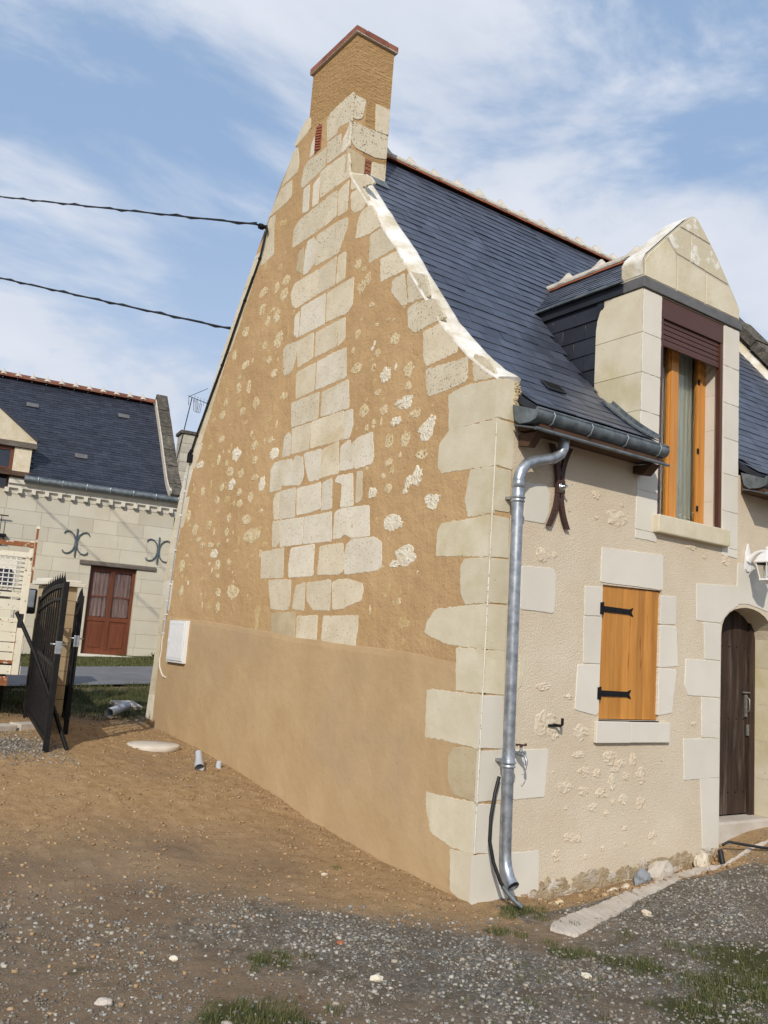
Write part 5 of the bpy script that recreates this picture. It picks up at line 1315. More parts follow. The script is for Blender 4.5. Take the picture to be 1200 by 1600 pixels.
# cable running down the far rake
cbl = [(4.03, 6.18), (4.06, 6.02), (4.12, 5.90), (4.25, 5.72), (4.41, 5.48), (4.62, 5.15), (4.86, 4.80), (5.15, 4.40), (5.40, 4.02), (5.50, 3.86)]
c_ = MB(); c_.tube([(-.022-.006*math.sin(i*1.7), y, z) for i, (y, z) in enumerate(cbl)], .013, 8); c_.tube([(-.018, y+.02, z+.012) for (y, z) in cbl[3:]], .007, 6)
cc1 = c_.build('house_cable', BLACKRUB); tag(cc1, 'black cable clipped down the sloping far edge of the gable', 'cable')
for (y, z) in cbl[2::2]:
    q = MB(); q.box(-.034, y-.012, z-.008, .0, y+.022, z+.012); q.build('cable_clip', IRON, cc1)
q = MB(); q.tube([(-.02, 5.50, 3.86), (-.04, 5.53, 3.80), (-.03, 5.56, 3.70)], .022, 8); q.box(-.05, 5.49, 3.70, .0, 5.54, 3.80, 0, .006); q.build('cable_joint', IRON, cc1)
gc = [(5.57, 3.68), (5.62, 3.35), (5.66, 3.05), (5.72, 2.62), (5.755, 2.2), (5.78, 1.83), (5.80, 1.60)]
c_ = MB(); c_.tube([(-.014, y, z) for (y, z) in gc], .0095, 8); o = c_.build('grey_conduit', GREYPVC); tag(o, 'thin grey conduit running straight down the far edge of the gable', 'conduit')
for i, (y, z) in enumerate(gc[1:]):
    for dz in (0, .17):
        q = MB(); q.box(-.028, y-.014, z+dz-.008, 0, y+.014, z+dz+.008); q.build('pipe_clip', WHITEPL, o)
wc = [(5.80, 1.60), (5.815, 1.50), (5.80, 1.38), (5.83, 1.28), (5.80, 1.19), (5.72, 1.12), (5.66, 1.09), (5.58, 1.08)]
c_ = MB(); c_.tube([(-.014, y, z) for (y, z) in wc], .0105, 8); tag(c_.build('white_sheath', PALECAP), 'wavy white cable sheath beside the meter box', 'cable')
# bracket and overhead cables
bk = MB(); bk.tube([(.02, 4.05, 6.24), (-.10, 4.05, 6.25), (-.14, 4.05, 6.25)], .012, 8); bk.lathe((-.07, 4.06, 6.25), [(.03, -.03), (.036, 0), (.03, .03)], 10, axis='x'); bk.tube([(-.06, 4.05, 6.25), (-.05, 3.97, 6.23), (-.03, 3.97, 6.16)], .014, 8)
br = bk.build('cable_bracket', IRON); tag(br, 'small black bracket holding the overhead cable on the gable edge', 'bracket')
def cablerun(a, b, sag, r, n=40, twist=False):
    a, b = Vector(a), Vector(b); m_ = MB(); pts = []
    for i in range(n+1):
        t = i/n; p = a.lerp(b, t); p.z -= sag*4*t*(1-t); pts.append(p)
    m_.tube(pts, r, 6)
    if twist: m_.tube([p+Vector((0, .02*math.sin(i*2.4), .02*math.cos(i*2.4))) for i, p in enumerate(pts)], r*.8, 6)
    return m_
def ray_pt(u, v, dist):
    dc = Vector(((u-600)/1369.3, -(v-800)/1369.3, 1)); d = cr*dc.x+ur*dc.y+fwd*dc.z; return Vector((-4.13703, -4.56017, 1.6))+d*dist
o = cablerun((-.14, 4.05, 6.25), (-13.8, 49.8, 22.6), .12, .011, 160, True).build('overhead_cable', BLACKRUB); tag(o, 'upper twisted black overhead cable reaching the bracket on the gable', 'cable', 'overhead cables')
cw = cablerun((.41, 5.71, 5.60), (-17.3, 41.9, 18.0), .16, .013, 160, True); cw.tube([(1.5, 4.62, 5.19), (.9, 5.2, 5.45), (.41, 5.71, 5.60)], .013, 6); o = cw.build('overhead_cable', BLACKRUB); tag(o, 'lower black overhead cable passing behind the gable edge', 'cable', 'overhead cables')
# tap
t_ = MB(); t_.tube([(.305, 0, .955), (.305, -.075, .955)], .012, 10); t_.lathe((.305, -.085, .955), [(.013, -.03), (.019, -.02), (.019, .02), (.013, .03)], 12, axis='y'); t_.lathe((.305, -.085, .955), [(.013, .01), (.010, .03), (.007, .045), (.007, .06)], 10)
t_.tube([(.305, -.105, .95), (.306, -.130, .94), (.307, -.140, .91), (.307, -.140, .885)], [.011, .010, .009, .010], 10)
tp = t_.build('outside_tap', [GALV]); tag(tp, 'small metal outside tap peeping from behind the downpipe', 'tap')
q = MB(); q.tube([(.265, -.085, 1.018), (.345, -.085, 1.012)], .006, 8); q.lathe((.305, -.085, 1.0), [(.012, 0), (.012, .02)], 8)
for xx in (.262, .348): q.lathe((xx, -.085, 1.008), [(.009, 0), (.009, .016)], 8)
q.build('handle', RUSTIRON, tp)
q = MB(); q.tube([(.307, -.14, .885), (.312, -.135, .86), (.30, -.13, .84), (.29, -.128, .82), (.285, -.12, .828)], .0028, 6); q.build('wire_loop', GALV, tp)
# black hose behind the downpipe
h_ = MB(); h_.tube([(.145, -.05, .80), (.10, -.065, .70), (.055, -.085, .55), (.04, -.10, .40), (.055, -.13, .27), (.09, -.17, .15), (.13, -.21, .08), (.17, -.25, .04)], .0125, 10); hs = h_.build('water_hose', BLACKRUB); tag(hs, 'black water hose curving out beside the foot of the downpipe', 'hose')
q = MB(); q.tube([(.098, -.18, .13), (.125, -.205, .09), (.16, -.24, .045), (.19, -.275, .015)], .0155, 8); q.build('worn_end', ZINC_D, hs)
h_ = MB(); pts = [(2.66, -.09, .20), (2.69, -.13, .22), (2.78, -.20, .20), (2.95, -.30, .165), (3.15, -.42, .15), (3.4, -.55, .15), (3.8, -.75, .16), (4.6, -1.1, .2)]
h_.tube([(x, y, gz(x, y)+.03+.10*max(0, 1-abs(x-2.70)/.15)) for (x, y, z) in pts], .011, 8); h_.tube([(2.62, -.10, .16), (2.60, -.13, .10), (2.60, -.15, .02)], .022, 10)
tag(h_.build('ground_cable', BLACKRUB), 'black cable coming out of the wall corner and lying across the gravel', 'cable')
# wall lantern
ln = MB(); LX, LZ = 3.125, 2.63
ln.prism([(LX-.035, LZ-.085), (LX-.015, LZ-.105), (LX+.015, LZ-.105), (LX+.035, LZ-.085), (LX+.042, LZ-.03), (LX+.035, LZ+.05), (LX+.015, LZ+.10), (LX, LZ+.15), (LX-.015, LZ+.10), (LX-.035, LZ+.05), (LX-.042, LZ-.03)], 'xz', -.022, -.004)
ln.tube([(LX, -.02, LZ-.005), (LX, -.055, LZ+.03), (LX, -.10, LZ+.062), (LX, -.15, LZ+.075), (LX, -.20, LZ+.070)], [.034, .024, .018, .015, .016], 12)
lan = ln.build('wall_lantern', WHITEPL); tag(lan, 'white glazed carriage lantern on the wall above the arched door', 'lantern')
cxl, cyl, zt = LX, -.20, LZ-.025
q = MB(); q.lathe((cxl, cyl, zt), [(.115, -.012), (.118, 0), (.105, .012), (.085, .045), (.055, .075), (.022, .09), (.020, .105), (.010, .112), (.014, .125), (.006, .14)], 6, sq=True); q.build('lantern_hood', WHITEPL, lan)
q = MB()
for k in range(6):
    a = 2*math.pi*(k+.5)/6; q.tube([(cxl+.104*math.cos(a), cyl+.104*math.sin(a), zt-.01), (cxl+.066*math.cos(a), cyl+.066*math.sin(a), zt-.150)], .0055, 6)
q.lathe((cxl, cyl, zt-.162), [(.055, -.014), (.074, -.004), (.074, .012), (.068, .014)], 6, sq=True); q.lathe((cxl, cyl, zt-.20), [(.006, -.008), (.012, .0), (.012, .012), (.006, .026)], 10); q.build('lantern_cage', WHITEPL, lan)
q = MB(); q.lathe((cxl, cyl, zt-.150), [(.062, 0), (.098, .138)], 6, sq=True); q.build('lantern_glass', GLASS, lan)
q = MB(); q.lathe((cxl, cyl, zt-.15), [(.012, 0), (.022, .03), (.022, .06), (.01, .08)], 10); q.build('bulb', WHITEPL, lan)
# manhole cover, pipes
mz = gz(-.52, 4.47)+.012
q = MB(); q.lathe((-.52, 4.47, mz-.04), [(.262, 0), (.270, .01), (.270, .048), (.262, .056), (0.02, .056)], 48); tag(q.build('manhole_cover', LIDC), 'round pale concrete manhole cover lying on the earth by the gable', 'manhole cover')
q = MB(); z0_ = gz(-.40, 3.62)+.01; q.tube([(-.42, 3.50, z0_+.005), (-.41, 3.54, z0_+.03), (-.39, 3.60, z0_+.075), (-.375, 3.66, z0_+.13)], [.048, .045, .034, .032], 16, caps=False); q.tube([(-.39, 3.60, z0_+.075), (-.375, 3.66, z0_+.13)], .028, 16)
tag(q.build('pipe_elbow', GREYPVC), 'grey plastic pipe elbow sticking up, the larger of two', 'pipe')
q = MB(); z0_ = gz(-.16, 3.62); q.tube([(-.17, 3.60, z0_-.02), (-.165, 3.62, z0_+.03), (-.15, 3.64, z0_+.055)], .028, 14); tag(q.build('pipe_stub', GREYPVC), 'small grey pipe stub in the earth next to the wall', 'pipe')
q = MB(); z0_ = gz(-.2, 6.5)+.09; q.tube([(-.42, 6.25, z0_), (-.02, 6.75, z0_+.05)], .055, 18, caps=False); q.tube([(-.42, 6.25, z0_), (-.02, 6.75, z0_+.05)], .049, 18, caps=False); tag(q.build('drain_pipe', GREYPVC), 'short length of grey drain pipe behind the far corner', 'pipe')
q = MB(); z0_ = gz(0, 7.1)+.08; q.obox((.02, 6.9, z0_+.05), (.16, .03, .0), (-.03, .12, .03), (0, -.01, .02)); tag(q.build('grey_slab', CONC), 'grey slab lying behind the drain pipe', 'slab')
# light kerb blocks on the left of the drive
for k in range(4):
    x, y = -1.62-.30*k, 5.25-.13*k; q = MB(); q.box(-.14, -.10, -.05, .14, .10, .03, 0, .01); o = q.build('kerb_block', CONC, None, True); o.location = (x, y, gz(x, y)+.02); o.rotation_euler = (0, 0, R_(22))
    tag(o, ('first', 'second', 'third', 'fourth')[k]+' flat concrete kerb block from the gate foot', 'kerb block', 'kerb blocks left of the gate')

# ================================================================ GATE
def gate_leaf(base, far, hn, hf, label, n, solid, spear=True):
    b, f = Vector(base), Vector(far); W = (f-b).length; ang = math.atan2(f.y-b.y, f.x-b.x)
    t = empty('metal_gate_leaf', b, label, 'gate', ang, 'leaves of the black metal gate'); sl_p = (f.z-b.z)/W
    fr = MB(); fr.box(-.03, -.025, .0, .03, .025, hn, 0, .003); fr.box(W-.03, -.025, sl_p*W, W+.03, .025, hf+sl_p*W, 0, .003)
    def top(u): s = u/W; return hf+(hn-hf)*(1-s**1.8)*.99+sl_p*u-.04
    for i in range(14):
        u0, u1 = W*i/14, W*(i+1)/14; a, c = Vector((u0, 0, top(u0))), Vector((u1, 0, top(u1))); fr.obox((a+c)/2, (c-a)/2*1.04, Vector((0, .018, 0)), Vector((0, 0, .022)))
        a, c = Vector((u0, 0, top(u0)-.13)), Vector((u1, 0, top(u1)-.13)); fr.obox((a+c)/2, (c-a)/2*1.04, Vector((0, .015, 0)), Vector((0, 0, .014)))
    for zc in (.10, solid): fr.obox((W/2, 0, zc+sl_p*W/2), (W/2, 0, sl_p*W/2), (0, .018, 0), (0, 0, .022))
    fr.build('gate_frame', IRON, t, True)
    brs = MB()
    for i in range(1, n):
        u = W*i/n; brs.tube([(u, 0, .10+sl_p*u), (u, 0, top(u))], .010, 6)
        if spear: brs.lathe((u, 0, top(u)+.02), [(.010, 0), (.019, .02), (.006, .08), (.001, .115)], 6)
    brs.build('gate_bars', IRON, t, True)
    pn = MB(); pn.obox((W/2, .0, (.10+solid)/2+sl_p*W/2), (W/2-.02, 0, sl_p*(W/2-.02)), (0, .002, 0), (0, 0, (solid-.10)/2)); pn.build('gate_sheet', IRON, t, True)
    lk = MB(); lk.box(-.034, -.028, .90, .034, .028, 1.02, 0, .004); lk.tube([(0, -.03, .99), (0, -.06, .99), (.10, -.06, .99)], .008, 8); lk.tube([(0, .03, .99), (0, .06, .99), (.10, .06, .99)], .008, 8); lk.build('gate_lock', GALV, t, True)
    return t
gate_leaf((-1.73, 4.05, gz(-1.73, 4.05)), (-1.47, 5.92, gz(-1.47, 5.92)), 1.585, 1.36, 'wider black gate leaf with a swept top and spear points', 11, .78)
gate_leaf((-1.30, 4.95, gz(-1.3, 4.95)), (-1.02, 6.02, gz(-1.02, 6.02)), 1.44, 1.36, 'narrower black gate leaf seen nearly edge on beside the pillar', 7, .62)
gp = empty('gate_pillar', (-1.16, 6.42, gz(-1.16, 6.42)), 'beige block gate pillar with a pale flat cap', 'pillar', R_(8))
q = MB(); nb = 10
for k in range(nb): q.box(-.17, -.17, k*.1667-.15+.002, .17, .17, (k+1)*.1667-.15-.003, 0, .004)
q.box(-.165, -.165, -.15, .165, .165, 1.50, 1); q.build('pillar_blocks', [BLOCKP, DKSTONE], gp, True)
q = MB(); q.box(-.235, -.235, 1.52, .235, .235, 1.565, 0, .008); q.box(-.20, -.20, 1.566, .20, .20, 1.60, 0, .01); q.build('pillar_cap', PALECAP, gp, True)
# loose black bar leaning across the gate
q = MB(); A_, B_ = Vector((-1.57, 4.28, gz(-1.57, 4.28))), Vector((-1.86, 4.9, 1.95))
b0_ = Vector((-1.52, 4.10, gz(-1.5, 4.1)+.01)); q.tube([b0_, (-1.66, 4.28, .86), (-1.83, 4.50, 1.33), (-1.99, 4.72, 1.70)], .022, 6); q.obox((-1.96, 4.66, 1.62), (.012, .03, .05), (.02, -.01, 0), (0, .0, .02))
tag(q.build('leaning_bar', IRON), 'thin black metal bar leaning diagonally against the gate', 'metal bar')

# ================================================================ TRUCK
tk = empty('flatbed_truck', (-1.63, 5.75, gz(-1.63, 5.75)), 'old rusty white flatbed truck parked at the left edge', 'truck', R_(-13))
def tb(name, fn, mats): m_ = MB(); fn(m_); return m_.build(name, mats, tk, True)
W_ = 2.0
def f1(m):
    for k in range(4): m.box(-W_+.10, .0, .62+k*.108, -.10, .028, .62+k*.108+.098, 0, .004)
    m.box(-W_+.08, -.006, 1.05, -.09, .034, 1.095, 0, .004); m.box(-W_+.08, -.006, .60, -.09, .0, .635, 1)
    for x in (-1.4, -.75): m.box(x, -.016, .62, x+.05, .0, 1.06, 1)
tail = tb('tailgate', f1, [TRUCKP, RUST])
tb('rear_post', lambda m: (m.box(-.10, -.02, .48, -.02, .05, 1.62, 0, .006), m.box(-.10, -.021, .48, -.095, -.02, 1.2, 1), m.box(-.025, -.01, 1.5, .0, .03, 2.12, 1, .003), m.box(-.032, -.015, 2.11, .006, .035, 2.14, 0)), [TRUCKP, RUST])
tb('rear_post', lambda m: m.box(-W_, -.02, .48, -W_+.08, .05, 1.6, 0, .006), [TRUCKP, RUST])
def f2(m):
    for k in range(4): m.box(-.05, .06, .66+k*.14, -.02, 3.0, .66+k*.14+.132, 0, .004); m.box(-W_, .06, .66+k*.14, -W_+.03, 3.0, .66+k*.14+.132, 0, .004)
    m.box(-.055, .06, 1.20, -.01, 3.0, 1.24, 1)
tb('side_boards', f2, [TRUCKP, RUST])
tb('load_bed', lambda m: (m.box(-W_, .0, .48, .0, 3.05, .58, 0, .006), m.box(-W_+.02, .05, .585, -.02, 3.0, .60, 1)), [TRUCKP, DARKWOOD])
def f3(m):
    y = 1.3
    m.box(-W_+.02, y, 1.20, -.03, y+.03, 1.33, 0, .004); m.box(-W_+.02, y-.01, 1.36, -.03, y+.03, 1.42, 0, .004); m.box(-W_, y-.02, 2.0, -.02, y+.03, 2.06, 1, .004); m.box(-W_, y-.01, 1.86, -.02, y+.02, 1.93, 0, .004); m.box(-W_, y-.012, 1.44, -.02, y+.02, 1.50, 0, .004)
    m.box(-.07, y, .6, -.02, y+.05, 2.08, 0, .004); m.box(-.14, y, 1.44, -.07, y+.02, 1.9, 0, .004)
tb('headboard', f3, [TRUCKP, RUST])
def f4(m):
    y = 1.27
    for k in range(27): m.box(-W_+.1+k*.065, y, 1.46, -W_+.112+k*.065, y+.008, 1.88)
    for k in range(8): m.box(-W_+.1, y-.008, 1.48+k*.055, -.12, y, 1.492+k*.055)
tb('mesh_guard', f4, [GRIDW])
tb('cab', lambda m: (m.box(-W_+.15, 3.12, .45, -.15, 4.6, 1.30, 0, .05), m.prism([(3.14, 1.3), (4.55, 1.3), (4.15, 1.92), (3.18, 1.95)], 'yz', -W_+.2, -.2), m.box(-W_+.25, 3.10, 1.40, -.25, 3.135, 1.80, 1)), [TRUCKP, DKGLASS])
mr_ = MB(); mr_.tube([(-.25, 2.9, 1.3), (-.12, 2.35, 1.36), (-.0, 2.30, 1.40)], .012, 8); mr_.box(-.08, 2.24, 1.18, .11, 2.34, 1.52, 0, .03); mo = mr_.build('wing_mirror', BLACKRUB, tk, True)
q = MB(); q.box(-.04, 2.232, 1.27, .08, 2.238, 1.50); q.build('mirror_glass', CHROME, mo, True)
for (x, y) in ((-.25, .9), (-W_+.25, .9), (-.25, 3.9), (-W_+.25, 3.9)):
    q = MB(); q.lathe((x, y, .32), [(.20, -.10), (.31, -.10), (.33, -.07), (.33, .07), (.31, .10), (.20, .10)], 28, axis='x'); wo = q.build('wheel', TYRE, tk, True)
    q = MB(); q.lathe((x, y, .32), [(.20, -.09), (.205, -.04), (.205, .04), (.20, .09)], 20, axis='x'); q.build('rim', RUST, wo, True)
tb('chassis', lambda m: (m.box(-W_+.5, .1, .34, -W_+.6, 4.3, .47), m.box(-.6, .1, .34, -.5, 4.3, .47), m.box(-W_+.3, .82, .27, -.3, .98, .37), m.box(-W_+.3, -.01, .36, -.12, .06, .46)), [RUST])
tb('number_plate_bracket', lambda m: m.box(-1.3, -.03, .38, -.8, -.012, .46), [RUST])
q = MB(); q.obox((-.9, .45, 1.22), (.42, 0, 0), (0, .25, .02), (0, 0, .012)); tag(q.build('grey_sheet', GREYPVC, None), 'pale grey sheet lying in the truck bed', 'panel'); o = bpy.context.scene.collection.objects['grey_sheet']; o.location = tk.location+Vector((-.75, .55, 1.19)); o.rotation_euler = (0.05, .06, R_(-13))

# ================================================================ NEIGHBOUR'S HOUSE
NR = R_(-9)
nh = empty('neighbour_house', (2.88, 16.66, .96), 'long cream stone house across the road with a dark slate roof and red ridge', 'house', NR)
def nb(name, m, mats, par=None): return m.build(name, mats, par or nh, True)
m = MB(); m.plate([[(-14, -.5), (1.32, -.5), (1.32, 3.70), (-14, 3.70)], [(-.545, .03), (.545, .03), (.545, 2.14), (-.545, 2.14)]], 'xz', 0, .45, 0)
m.box(1.32, .45, -.5, 1.0, 6.0, 3.9); m.plate([[(0, 3.70), (6.0, 3.7), (3.0, 7.1)]], 'yz', 1.0, 1.3)
wall = nb('wall', m, [NWALL2])
m = MB(); rnd = random.Random(4); zc = -.1
while zc < 3.58:
    h = .335; x = 1.318-(0 if int(zc*3) % 2 else .25)
    xx = 1.315
    while xx > -7:
        w_ = rnd.uniform(.55, .95); x0 = xx-w_
        segs = [(x0, xx)]
        if zc+h > .03 and zc < 2.14:
            segs = []
            for (a, b) in ((x0, xx),):
                if b <= -.55 or a >= .55: segs.append((a, b))
                else:
                    if a < -.55: segs.append((a, -.55))
                    if b > .55: segs.append((.55, b))
        for (a, b) in segs:
            if b-a > .05: m.box(a+.003, -.008, zc+.003, b-.003, .02, min(zc+h, 3.60)-.003, 0)
        xx = x0
    zc += h
nb('wall_stones', m, [NWALL], wall)
m = MB(); m.prism([(-.16, 3.97), (-.16, 3.84), (-.10, 3.80), (-.10, 3.74), (-.03, 3.70), (-.012, 3.61), (.02, 3.61), (.02, 3.97)], 'yz', -2.62, 1.34); nb('cornice', m, [PALECAP])
m = MB()
for k in range(14): m.box(1.24-k*.295-.09, -.13, 3.63, 1.24-k*.295, -.01, 3.735, 0, .004)
d_ = nb('cornice_dentils', m, [PALECAP])
m = MB(); Lr = 3.15
def gutN(y0, z0, x0, x1):
    m = MB(); m.tube([(x0, y0, z0), (x1, y0, z0)], .075, 12); m.box(x0, y0, z0-.03, x1, y0+.2, z0+.09); o = nb('gutter', m, [ZINC_D])
    m = MB(); x = x0+.3
    while x < x1: m.tube([(x, y0-.06, z0+.06), (x, y0-.085, z0), (x, y0-.04, z0-.07)], .014, 6); x += .55
    nb('gutter_seam', m, [GALV], o)
gutN(-.24, 3.96, -2.3, 1.42)
NP = [(-.26, 4.02), (0, 4.16), (.35, 4.42), (.9, 4.98), (1.6, 5.72), (3.0, 7.12)]
nf, nl = curve_fn(NP)
def PN(x, s): y, z, ny, nz = nf(s); return Vector((x, y, z)), Vector((0, ny, nz))
m = MB(); vs = []
for (y, z) in NP: vs += [(-14, y, z-.012), (1.12, y, z-.012)]
m.add(vs, [(2*i, 2*i+1, 2*i+3, 2*i+2) for i in range(len(NP)-1)]); vs = [(-14, 3.0, 7.1), (1.12, 3.0, 7.1), (1.12, 6.3, 3.9), (-14, 6.3, 3.9)]; m.add(vs, [(0, 1, 2, 3)])
nr = nb('roof', m, [DARKWOOD]); m = MB()
SLN = M('charcoal_slate', (.024, .027, .040), (.034, .038, .054), 6, .5, bump=((25, .25, .004),), isl=.28, spec=.4)
slates(m, PN, -8.5, 1.10, 0, nl-.04, .11, .22, lambda x, s: not (-4.45 < x < -2.2 and nf(s)[0] < 1.2), lift=.012, seed=6); nb('roof_slates', m, [SLN], nr)
for (x, s) in ((-3.0+1.25-.45, 3.3), (.15, 3.55), (-1.0, 1.35)):
    p, n_ = PN(x, s); m = MB(); ty = Vector((0, -n_.z, n_.y)); m.obox(p+n_*.03, Vector((.15, 0, 0)), ty*.085, n_*.008); nb('roof_vent', m, [GREYBAND], nr)
ridge(nh, (-8.5, 3.0, 7.12), (1.08, 3.0, 7.12), (0, 1, 0), 26, r=.17, drop=.0, crest=.10, mort=False, local=True, mm=MORTAR, tm=TERRA_OLD, crest_w=.055, tri=True)
m = MB(); NQ = [(-.32, 4.05), (0, 4.38), (.35, 4.66), (.9, 5.22), (1.6, 5.95), (3.02, 7.42)]
for i in range(len(NQ)-1):
    (y0, z0), (y1, z1) = NQ[i], NQ[i+1]; dd = Vector((0, y1-y0, z1-z0)); ln_ = dd.length; dd.normalize(); nn_ = Vector((0, -dd.z, dd.y)); k_ = max(1, round(ln_/.40))
    for k in range(k_):
        m.obox(Vector((1.25, y0, z0))+dd*(ln_*(k+.5)/k_)-nn_*.10, Vector((.155, 0, 0)), dd*(ln_/k_*.475), nn_*(.13+.01*(k % 2)))
nb('parapet_stones', m, [DKSTONE])
m = MB(); 
for i in range(len(NP)-1):
    (y0, z0), (y1, z1) = NP[i], NP[i+1]; dd = Vector((0, y1-y0, z1-z0))/2; nn_ = Vector((0, -dd.z, dd.y)).normalized(); m.obox(Vector((1.09, (y0+y1)/2, (z0+z1)/2))+nn_*.07, Vector((.028, 0, 0)), dd*1.02, nn_*.09)
m.prism([(-.3, 4.0), (.6, 4.6), (1.6, 5.6), (3.0, 7.15), (3.0, 3.7), (-.02, 3.7)], 'yz', 1.14, 1.36, 1)
nb('parapet_mortar', m, [MORTAR, NWALL2])
# dormer on the left
m = MB(); m.box(-4.5, .012, 3.2, -4.08, .5, 4.72, 0); m.box(-2.58, .012, 2.66, -2.20, .5, 4.72, 0, .004)
m.prism([(-4.5, 4.86), (-2.12, 4.86), (-2.12, 4.98), (-3.0, 5.62), (-3.32, 5.80), (-3.64, 5.62), (-4.5, 4.98)], 'xz', -.03, .3, 0); m.box(-4.5, .0, 2.2, -2.58, .35, 2.66, 0)
m.prism([(-4.44, 4.74), (-2.2, 4.74), (-2.2, 4.9), (-3.32, 5.70), (-4.44, 4.9)], 'xz', .301, 2.3, 1); m.box(-2.30, .5, 4.0, -2.22, 1.4, 4.73, 1)
nd = nb('dormer', m, [TUF_C, SLN])
m = MB(); m.box(-4.4, -.05, 4.725, -2.10, .30, 4.858, 0, .01); nb('dormer_lintel', m, [OLDLINT], nd)
m = MB(); m.prism([(-2.06, 4.96), (-3.32, 5.86), (-3.32, 5.80), (-2.12, 4.90)], 'xz', -.06, .34); nb('dormer_slate_edge', m, [SLN], nd)
m = MB()
m.box(-4.08, .05, 2.62, -2.585, .11, 2.70, 0, .005); m.box(-4.08, .05, 4.64, -2.585, .11, 4.72, 0, .005); m.box(-2.66, .05, 2.7, -2.585, .11, 4.64, 0, .005); m.box(-4.08, .05, 2.7, -4.0, .11, 4.64, 0, .005); m.box(-3.37, .05, 2.7, -3.27, .11, 4.64, 0, .005)
for zc in (3.2, 3.7, 4.2): m.box(-4.0, .06, zc, -2.66, .09, zc+.03)
wf_ = nb('dormer_window', m, [REDWOOD], nd)
m = MB(); m.box(-4.0, .09, 2.7, -2.66, .10, 4.64); nb('pane', m, [DKGLASS], nd)
m = MB(); m.box(-4.1, -.16, 2.58, -2.52, .01, 2.64, 0, .004)
for k in range(12): m.box(-4.1+k*.13, -.15, 2.64, -4.085+k*.13, -.135, 3.05)
m.box(-4.1, -.155, 3.05, -2.52, -.13, 3.075); m.tube([(-2.60, -.15, 2.60), (-2.52, -.10, 2.45), (-2.62, -.02, 2.38)], .012, 6); nb('window_rail', m, [IRON], nd)
# tiled lean-to edge seen above the truck
# door
m = MB(); m.box(-.545, .10, .03, -.47, .17, 2.12, 0, .005); m.box(.47, .10, .03, .545, .17, 2.12, 0, .005); m.box(-.47, .10, 2.02, .47, .17, 2.12, 0, .005)
m.box(-.47, .11, .03, .47, .15, .13, 0, .004); m.box(-.47, .11, .82, .47, .15, .92, 0, .004); m.box(-.05, .105, .13, .05, .152, 2.02, 0, .004)
for (a, b) in ((-.47, -.05), (.05, .47)):
    m.box(a, .13, .13, b, .145, .82); m.box(a+.06, .115, .19, b-.06, .135, .76, 0, .01); m.box(a, .12, 1.40, b, .14, 1.43)
nd2 = nb('glazed_door', m, [REDWOOD])
m = MB(); vs = []
for i in range(41):
    x = -.46+.92*i/40; vs += [(x, .165+.012*math.sin(i*1.5), .93), (x, .165+.012*math.sin(i*1.5), 2.01)]
m.add(vs, [(2*i, 2*i+2, 2*i+3, 2*i+1) for i in range(40)], 0, True); nb('curtain', m, [PINKCUR], nd2)
m = MB(); m.box(-.47, .135, .93, -.05, .139, 2.01); m.box(.05, .135, .93, .47, .139, 2.01); nb('glass', m, [GLASS], nd2)
m = MB(); m.box(-.545, .19, .03, .545, .2, 2.13); nb('door_backing', m, [DARKIN], nd2)
m = MB(); m.box(-.82, -.06, 2.141, 1.0, .10, 2.235, 0, .012); nb('door_beam', m, [OLDLINT])
m = MB(); m.box(-.75, -.32, -.25, 1.0, .02, .025, 0, .02); nb('door_step', m, [PALECAP])
for (cx, cz) in ((-.96, 2.63), (1.0, 2.66)):
    m = MB(); m.tube([(cx, -.04, cz-.34), (cx, -.04, cz+.34)], .017, 8); m.box(cx-.035, -.05, cz-.02, cx+.035, -.02, cz+.02)
    for sg in (-1, 1):
        pts = []
        for i in range(22):
            a = -2.0+4.0*i/21; r_ = .24; pts.append((cx+sg*(.285-.26*math.cos(a*.80)), -.035, cz+.25*math.sin(a*.80)*1.0))
        pts = [(cx+sg*.29, -.035, cz+.20), (cx+sg*.27, -.035, cz+.245), (cx+sg*.21, -.035, cz+.27), (cx+sg*.13, -.035, cz+.25), (cx+sg*.06, -.035, cz+.18), (cx+sg*.025, -.035, cz+.07), (cx+sg*.018, -.035, cz), (cx+sg*.025, -.035, cz-.07), (cx+sg*.06, -.035, cz-.18), (cx+sg*.13, -.035, cz-.25), (cx+sg*.21, -.035, cz-.27), (cx+sg*.27, -.035, cz-.245), (cx+sg*.29, -.035, cz-.20)]
        m.tube(pts, .015, 8)
    nb('scroll_anchor', m, [BLUEIRON])
# the house behind: chimney and gable top
fh = empty('rear_house', (7.3, 24.0, 1.3), 'weathered stone house behind, only its chimney and gable edge showing', 'house', R_(-9))
def HB(name, m, mats, par=None): return m.build(name, mats, par or fh, True)
m = MB(); m.prism([(-.5, -.6), (3, -.6), (3, 4.6), (1.2, 5.45), (.1, 4.6), (-.5, 4.3)], 'yz', 0, .45); m.box(0, -.2, -.6, 8, .3, 4.4); HB('wall', m, [DKSTONE])
m = MB(); m.prism([(-.45, 4.4), (1.2, 5.4), (1.2, 5.3), (-.45, 4.25)], 'yz', .1, 8); HB('roof', m, [SLN])
CHS = M('pale_weathered_block', (.42, .38, .31), (.52, .48, .40), 4, .92, bump=((30, .6, .01),), isl=.12, c3=(.22, .2, .17))
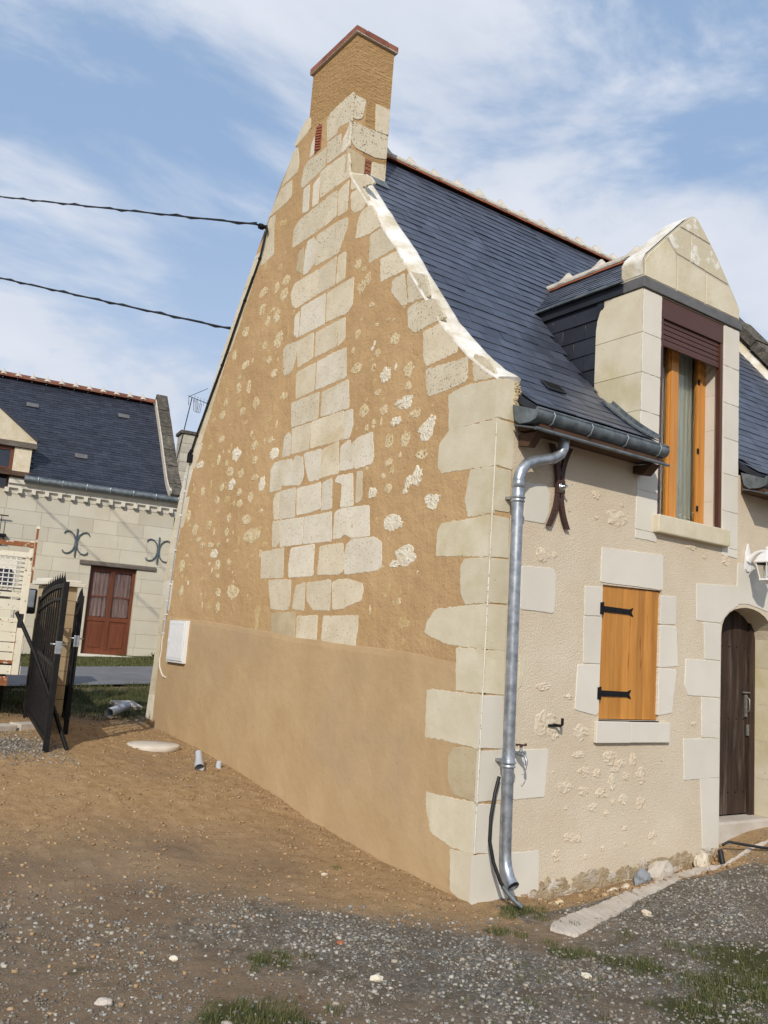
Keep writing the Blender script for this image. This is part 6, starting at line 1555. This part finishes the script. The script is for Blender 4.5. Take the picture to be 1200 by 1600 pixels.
# tv aerial etc are placed from the chimney
chx, chy, chz = 0, 0, 0
m = MB()
for k in range(9): m.box(-.22, -.25, 4.2+k*.33, .62, .45, 4.2+k*.33+.322, 0, .01)
m.box(-.20, -.24, 4.2, .60, .44, 7.16, 1); c_o = HB('chimney', m, [CHS, BRICK])
m = MB(); m.box(-.28, -.31, 7.17, .68, .51, 7.28, 0, .01); HB('chimney_cap', m, [DKSTONE], c_o)
aer = fh.matrix_basis
base = Vector((7.3, 24.0, 1.3))+Matrix.Rotation(R_(-9), 3, 'Z') @ Vector((-.36, -.28, 5.9))
q = MB(); mt2 = Vector((.35, 0, 2.6)); q.tube([base, base+mt2], .018, 6); top_ = base+mt2
q.tube([top_+Vector((-.15, 0, .02)), top_+Vector((1.15, .1, -.15))], .012, 6)
for i in range(9): c = top_+Vector((.1+.12*i, .01*i, -.03-.013*i)); q.tube([c+Vector((0, 0, -.13)), c+Vector((0, 0, .13))], .006, 5)
q.tube([top_+Vector((-.1, 0, -.3)), top_+Vector((-.12, 0, .0)), top_+Vector((.55, .0, .45))], .010, 5)
for i in range(3): c = top_+Vector((.06+.06*i, 0, -.05)); q.tube([c, c+Vector((.05, 0, -.42)), c+Vector((.16, 0, -.45)), c+Vector((.2, 0, -.1))], .008, 5)
tag(q.build('television_aerial', IRON), 'thin television aerial on the distant chimney', 'aerial')
for k, (z0, z1) in enumerate(((7.2, 6.75), (7.0, 6.6))):
    q = cablerun((7.45, 24.0, z1), (-9, 15.0-k*.3, z0+.9), .5, .010, 40); tag(q.build('phone_wire', BLACKRUB), ('upper', 'lower')[k]+' thin wire crossing in front of the neighbouring slate roof', 'wire', 'thin wires over the neighbour roof')
# bare shrub, green plant by the neighbour's wall
rnd = random.Random(9); q = MB(); c0 = Vector((4.45, 15.75, gz(4.45, 15.75)))
for i in range(26):
    a = rnd.uniform(0, 6.28); L_ = rnd.uniform(.4, 1.0); p = c0+Vector((rnd.gauss(0, .12), rnd.gauss(0, .1), 0)); pts = [p]; bend = rnd.uniform(.1, .8)
    for k in range(1, 8):
        t = k/7; pts.append(p+Vector((math.cos(a)*L_*t*bend*1.0, math.sin(a)*L_*t*bend*.5, L_*(t-.55*bend*t*t))))
    q.tube(pts, .009, 4)
q.tube([c0, c0+Vector((.02, 0, 1.45))], .012, 5)
shb = q.build('bare_shrub', M('bare_twig', (.12, .085, .05), (.17, .13, .08), 8, .9)); tag(shb, 'leafless arching shrub against the neighbour wall right of its door', 'shrub')
q = MB(); c0 = Vector((.62, 16.25, gz(.62, 16.25)))
for i in range(60):
    a = rnd.uniform(0, 6.28); L_ = rnd.uniform(.3, .75); d = Vector((math.cos(a)*rnd.uniform(.1, .6), math.sin(a)*.4, 1)).normalized(); s = d.cross(Vector((0, 0, 1))).normalized()*.02
    q.add([c0, c0+d*L_*.5+s, c0+d*L_+Vector((0, 0, -.05)), c0+d*L_*.5-s], [(0, 1, 2, 3)])
tag(q.build('leafy_plant', GRASS), 'tuft of tall green leaves at the foot of the neighbour wall', 'plant')
q = MB(); c0 = Vector((3.9, 15.6, gz(3.9, 15.6)))
for i in range(260):
    a = rnd.uniform(0, 6.28); b = rnd.uniform(0, 1.2); r = rnd.uniform(.08, .26); p = c0+Vector((math.cos(a)*math.cos(b)*r*1.4, math.sin(a)*math.cos(b)*r, math.sin(b)*r*.9)); u = Vector((rnd.gauss(0, 1), rnd.gauss(0, 1), rnd.gauss(0, 1))).normalized()*.03; v = u.cross(Vector((0, .3, 1))).normalized()*.02
    q.add([p-u, p-v, p+u, p+v], [(0, 1, 2, 3)])
tag(q.build('low_bush', GRASSD), 'small low green bush in the verge in front of the neighbour house', 'bush')
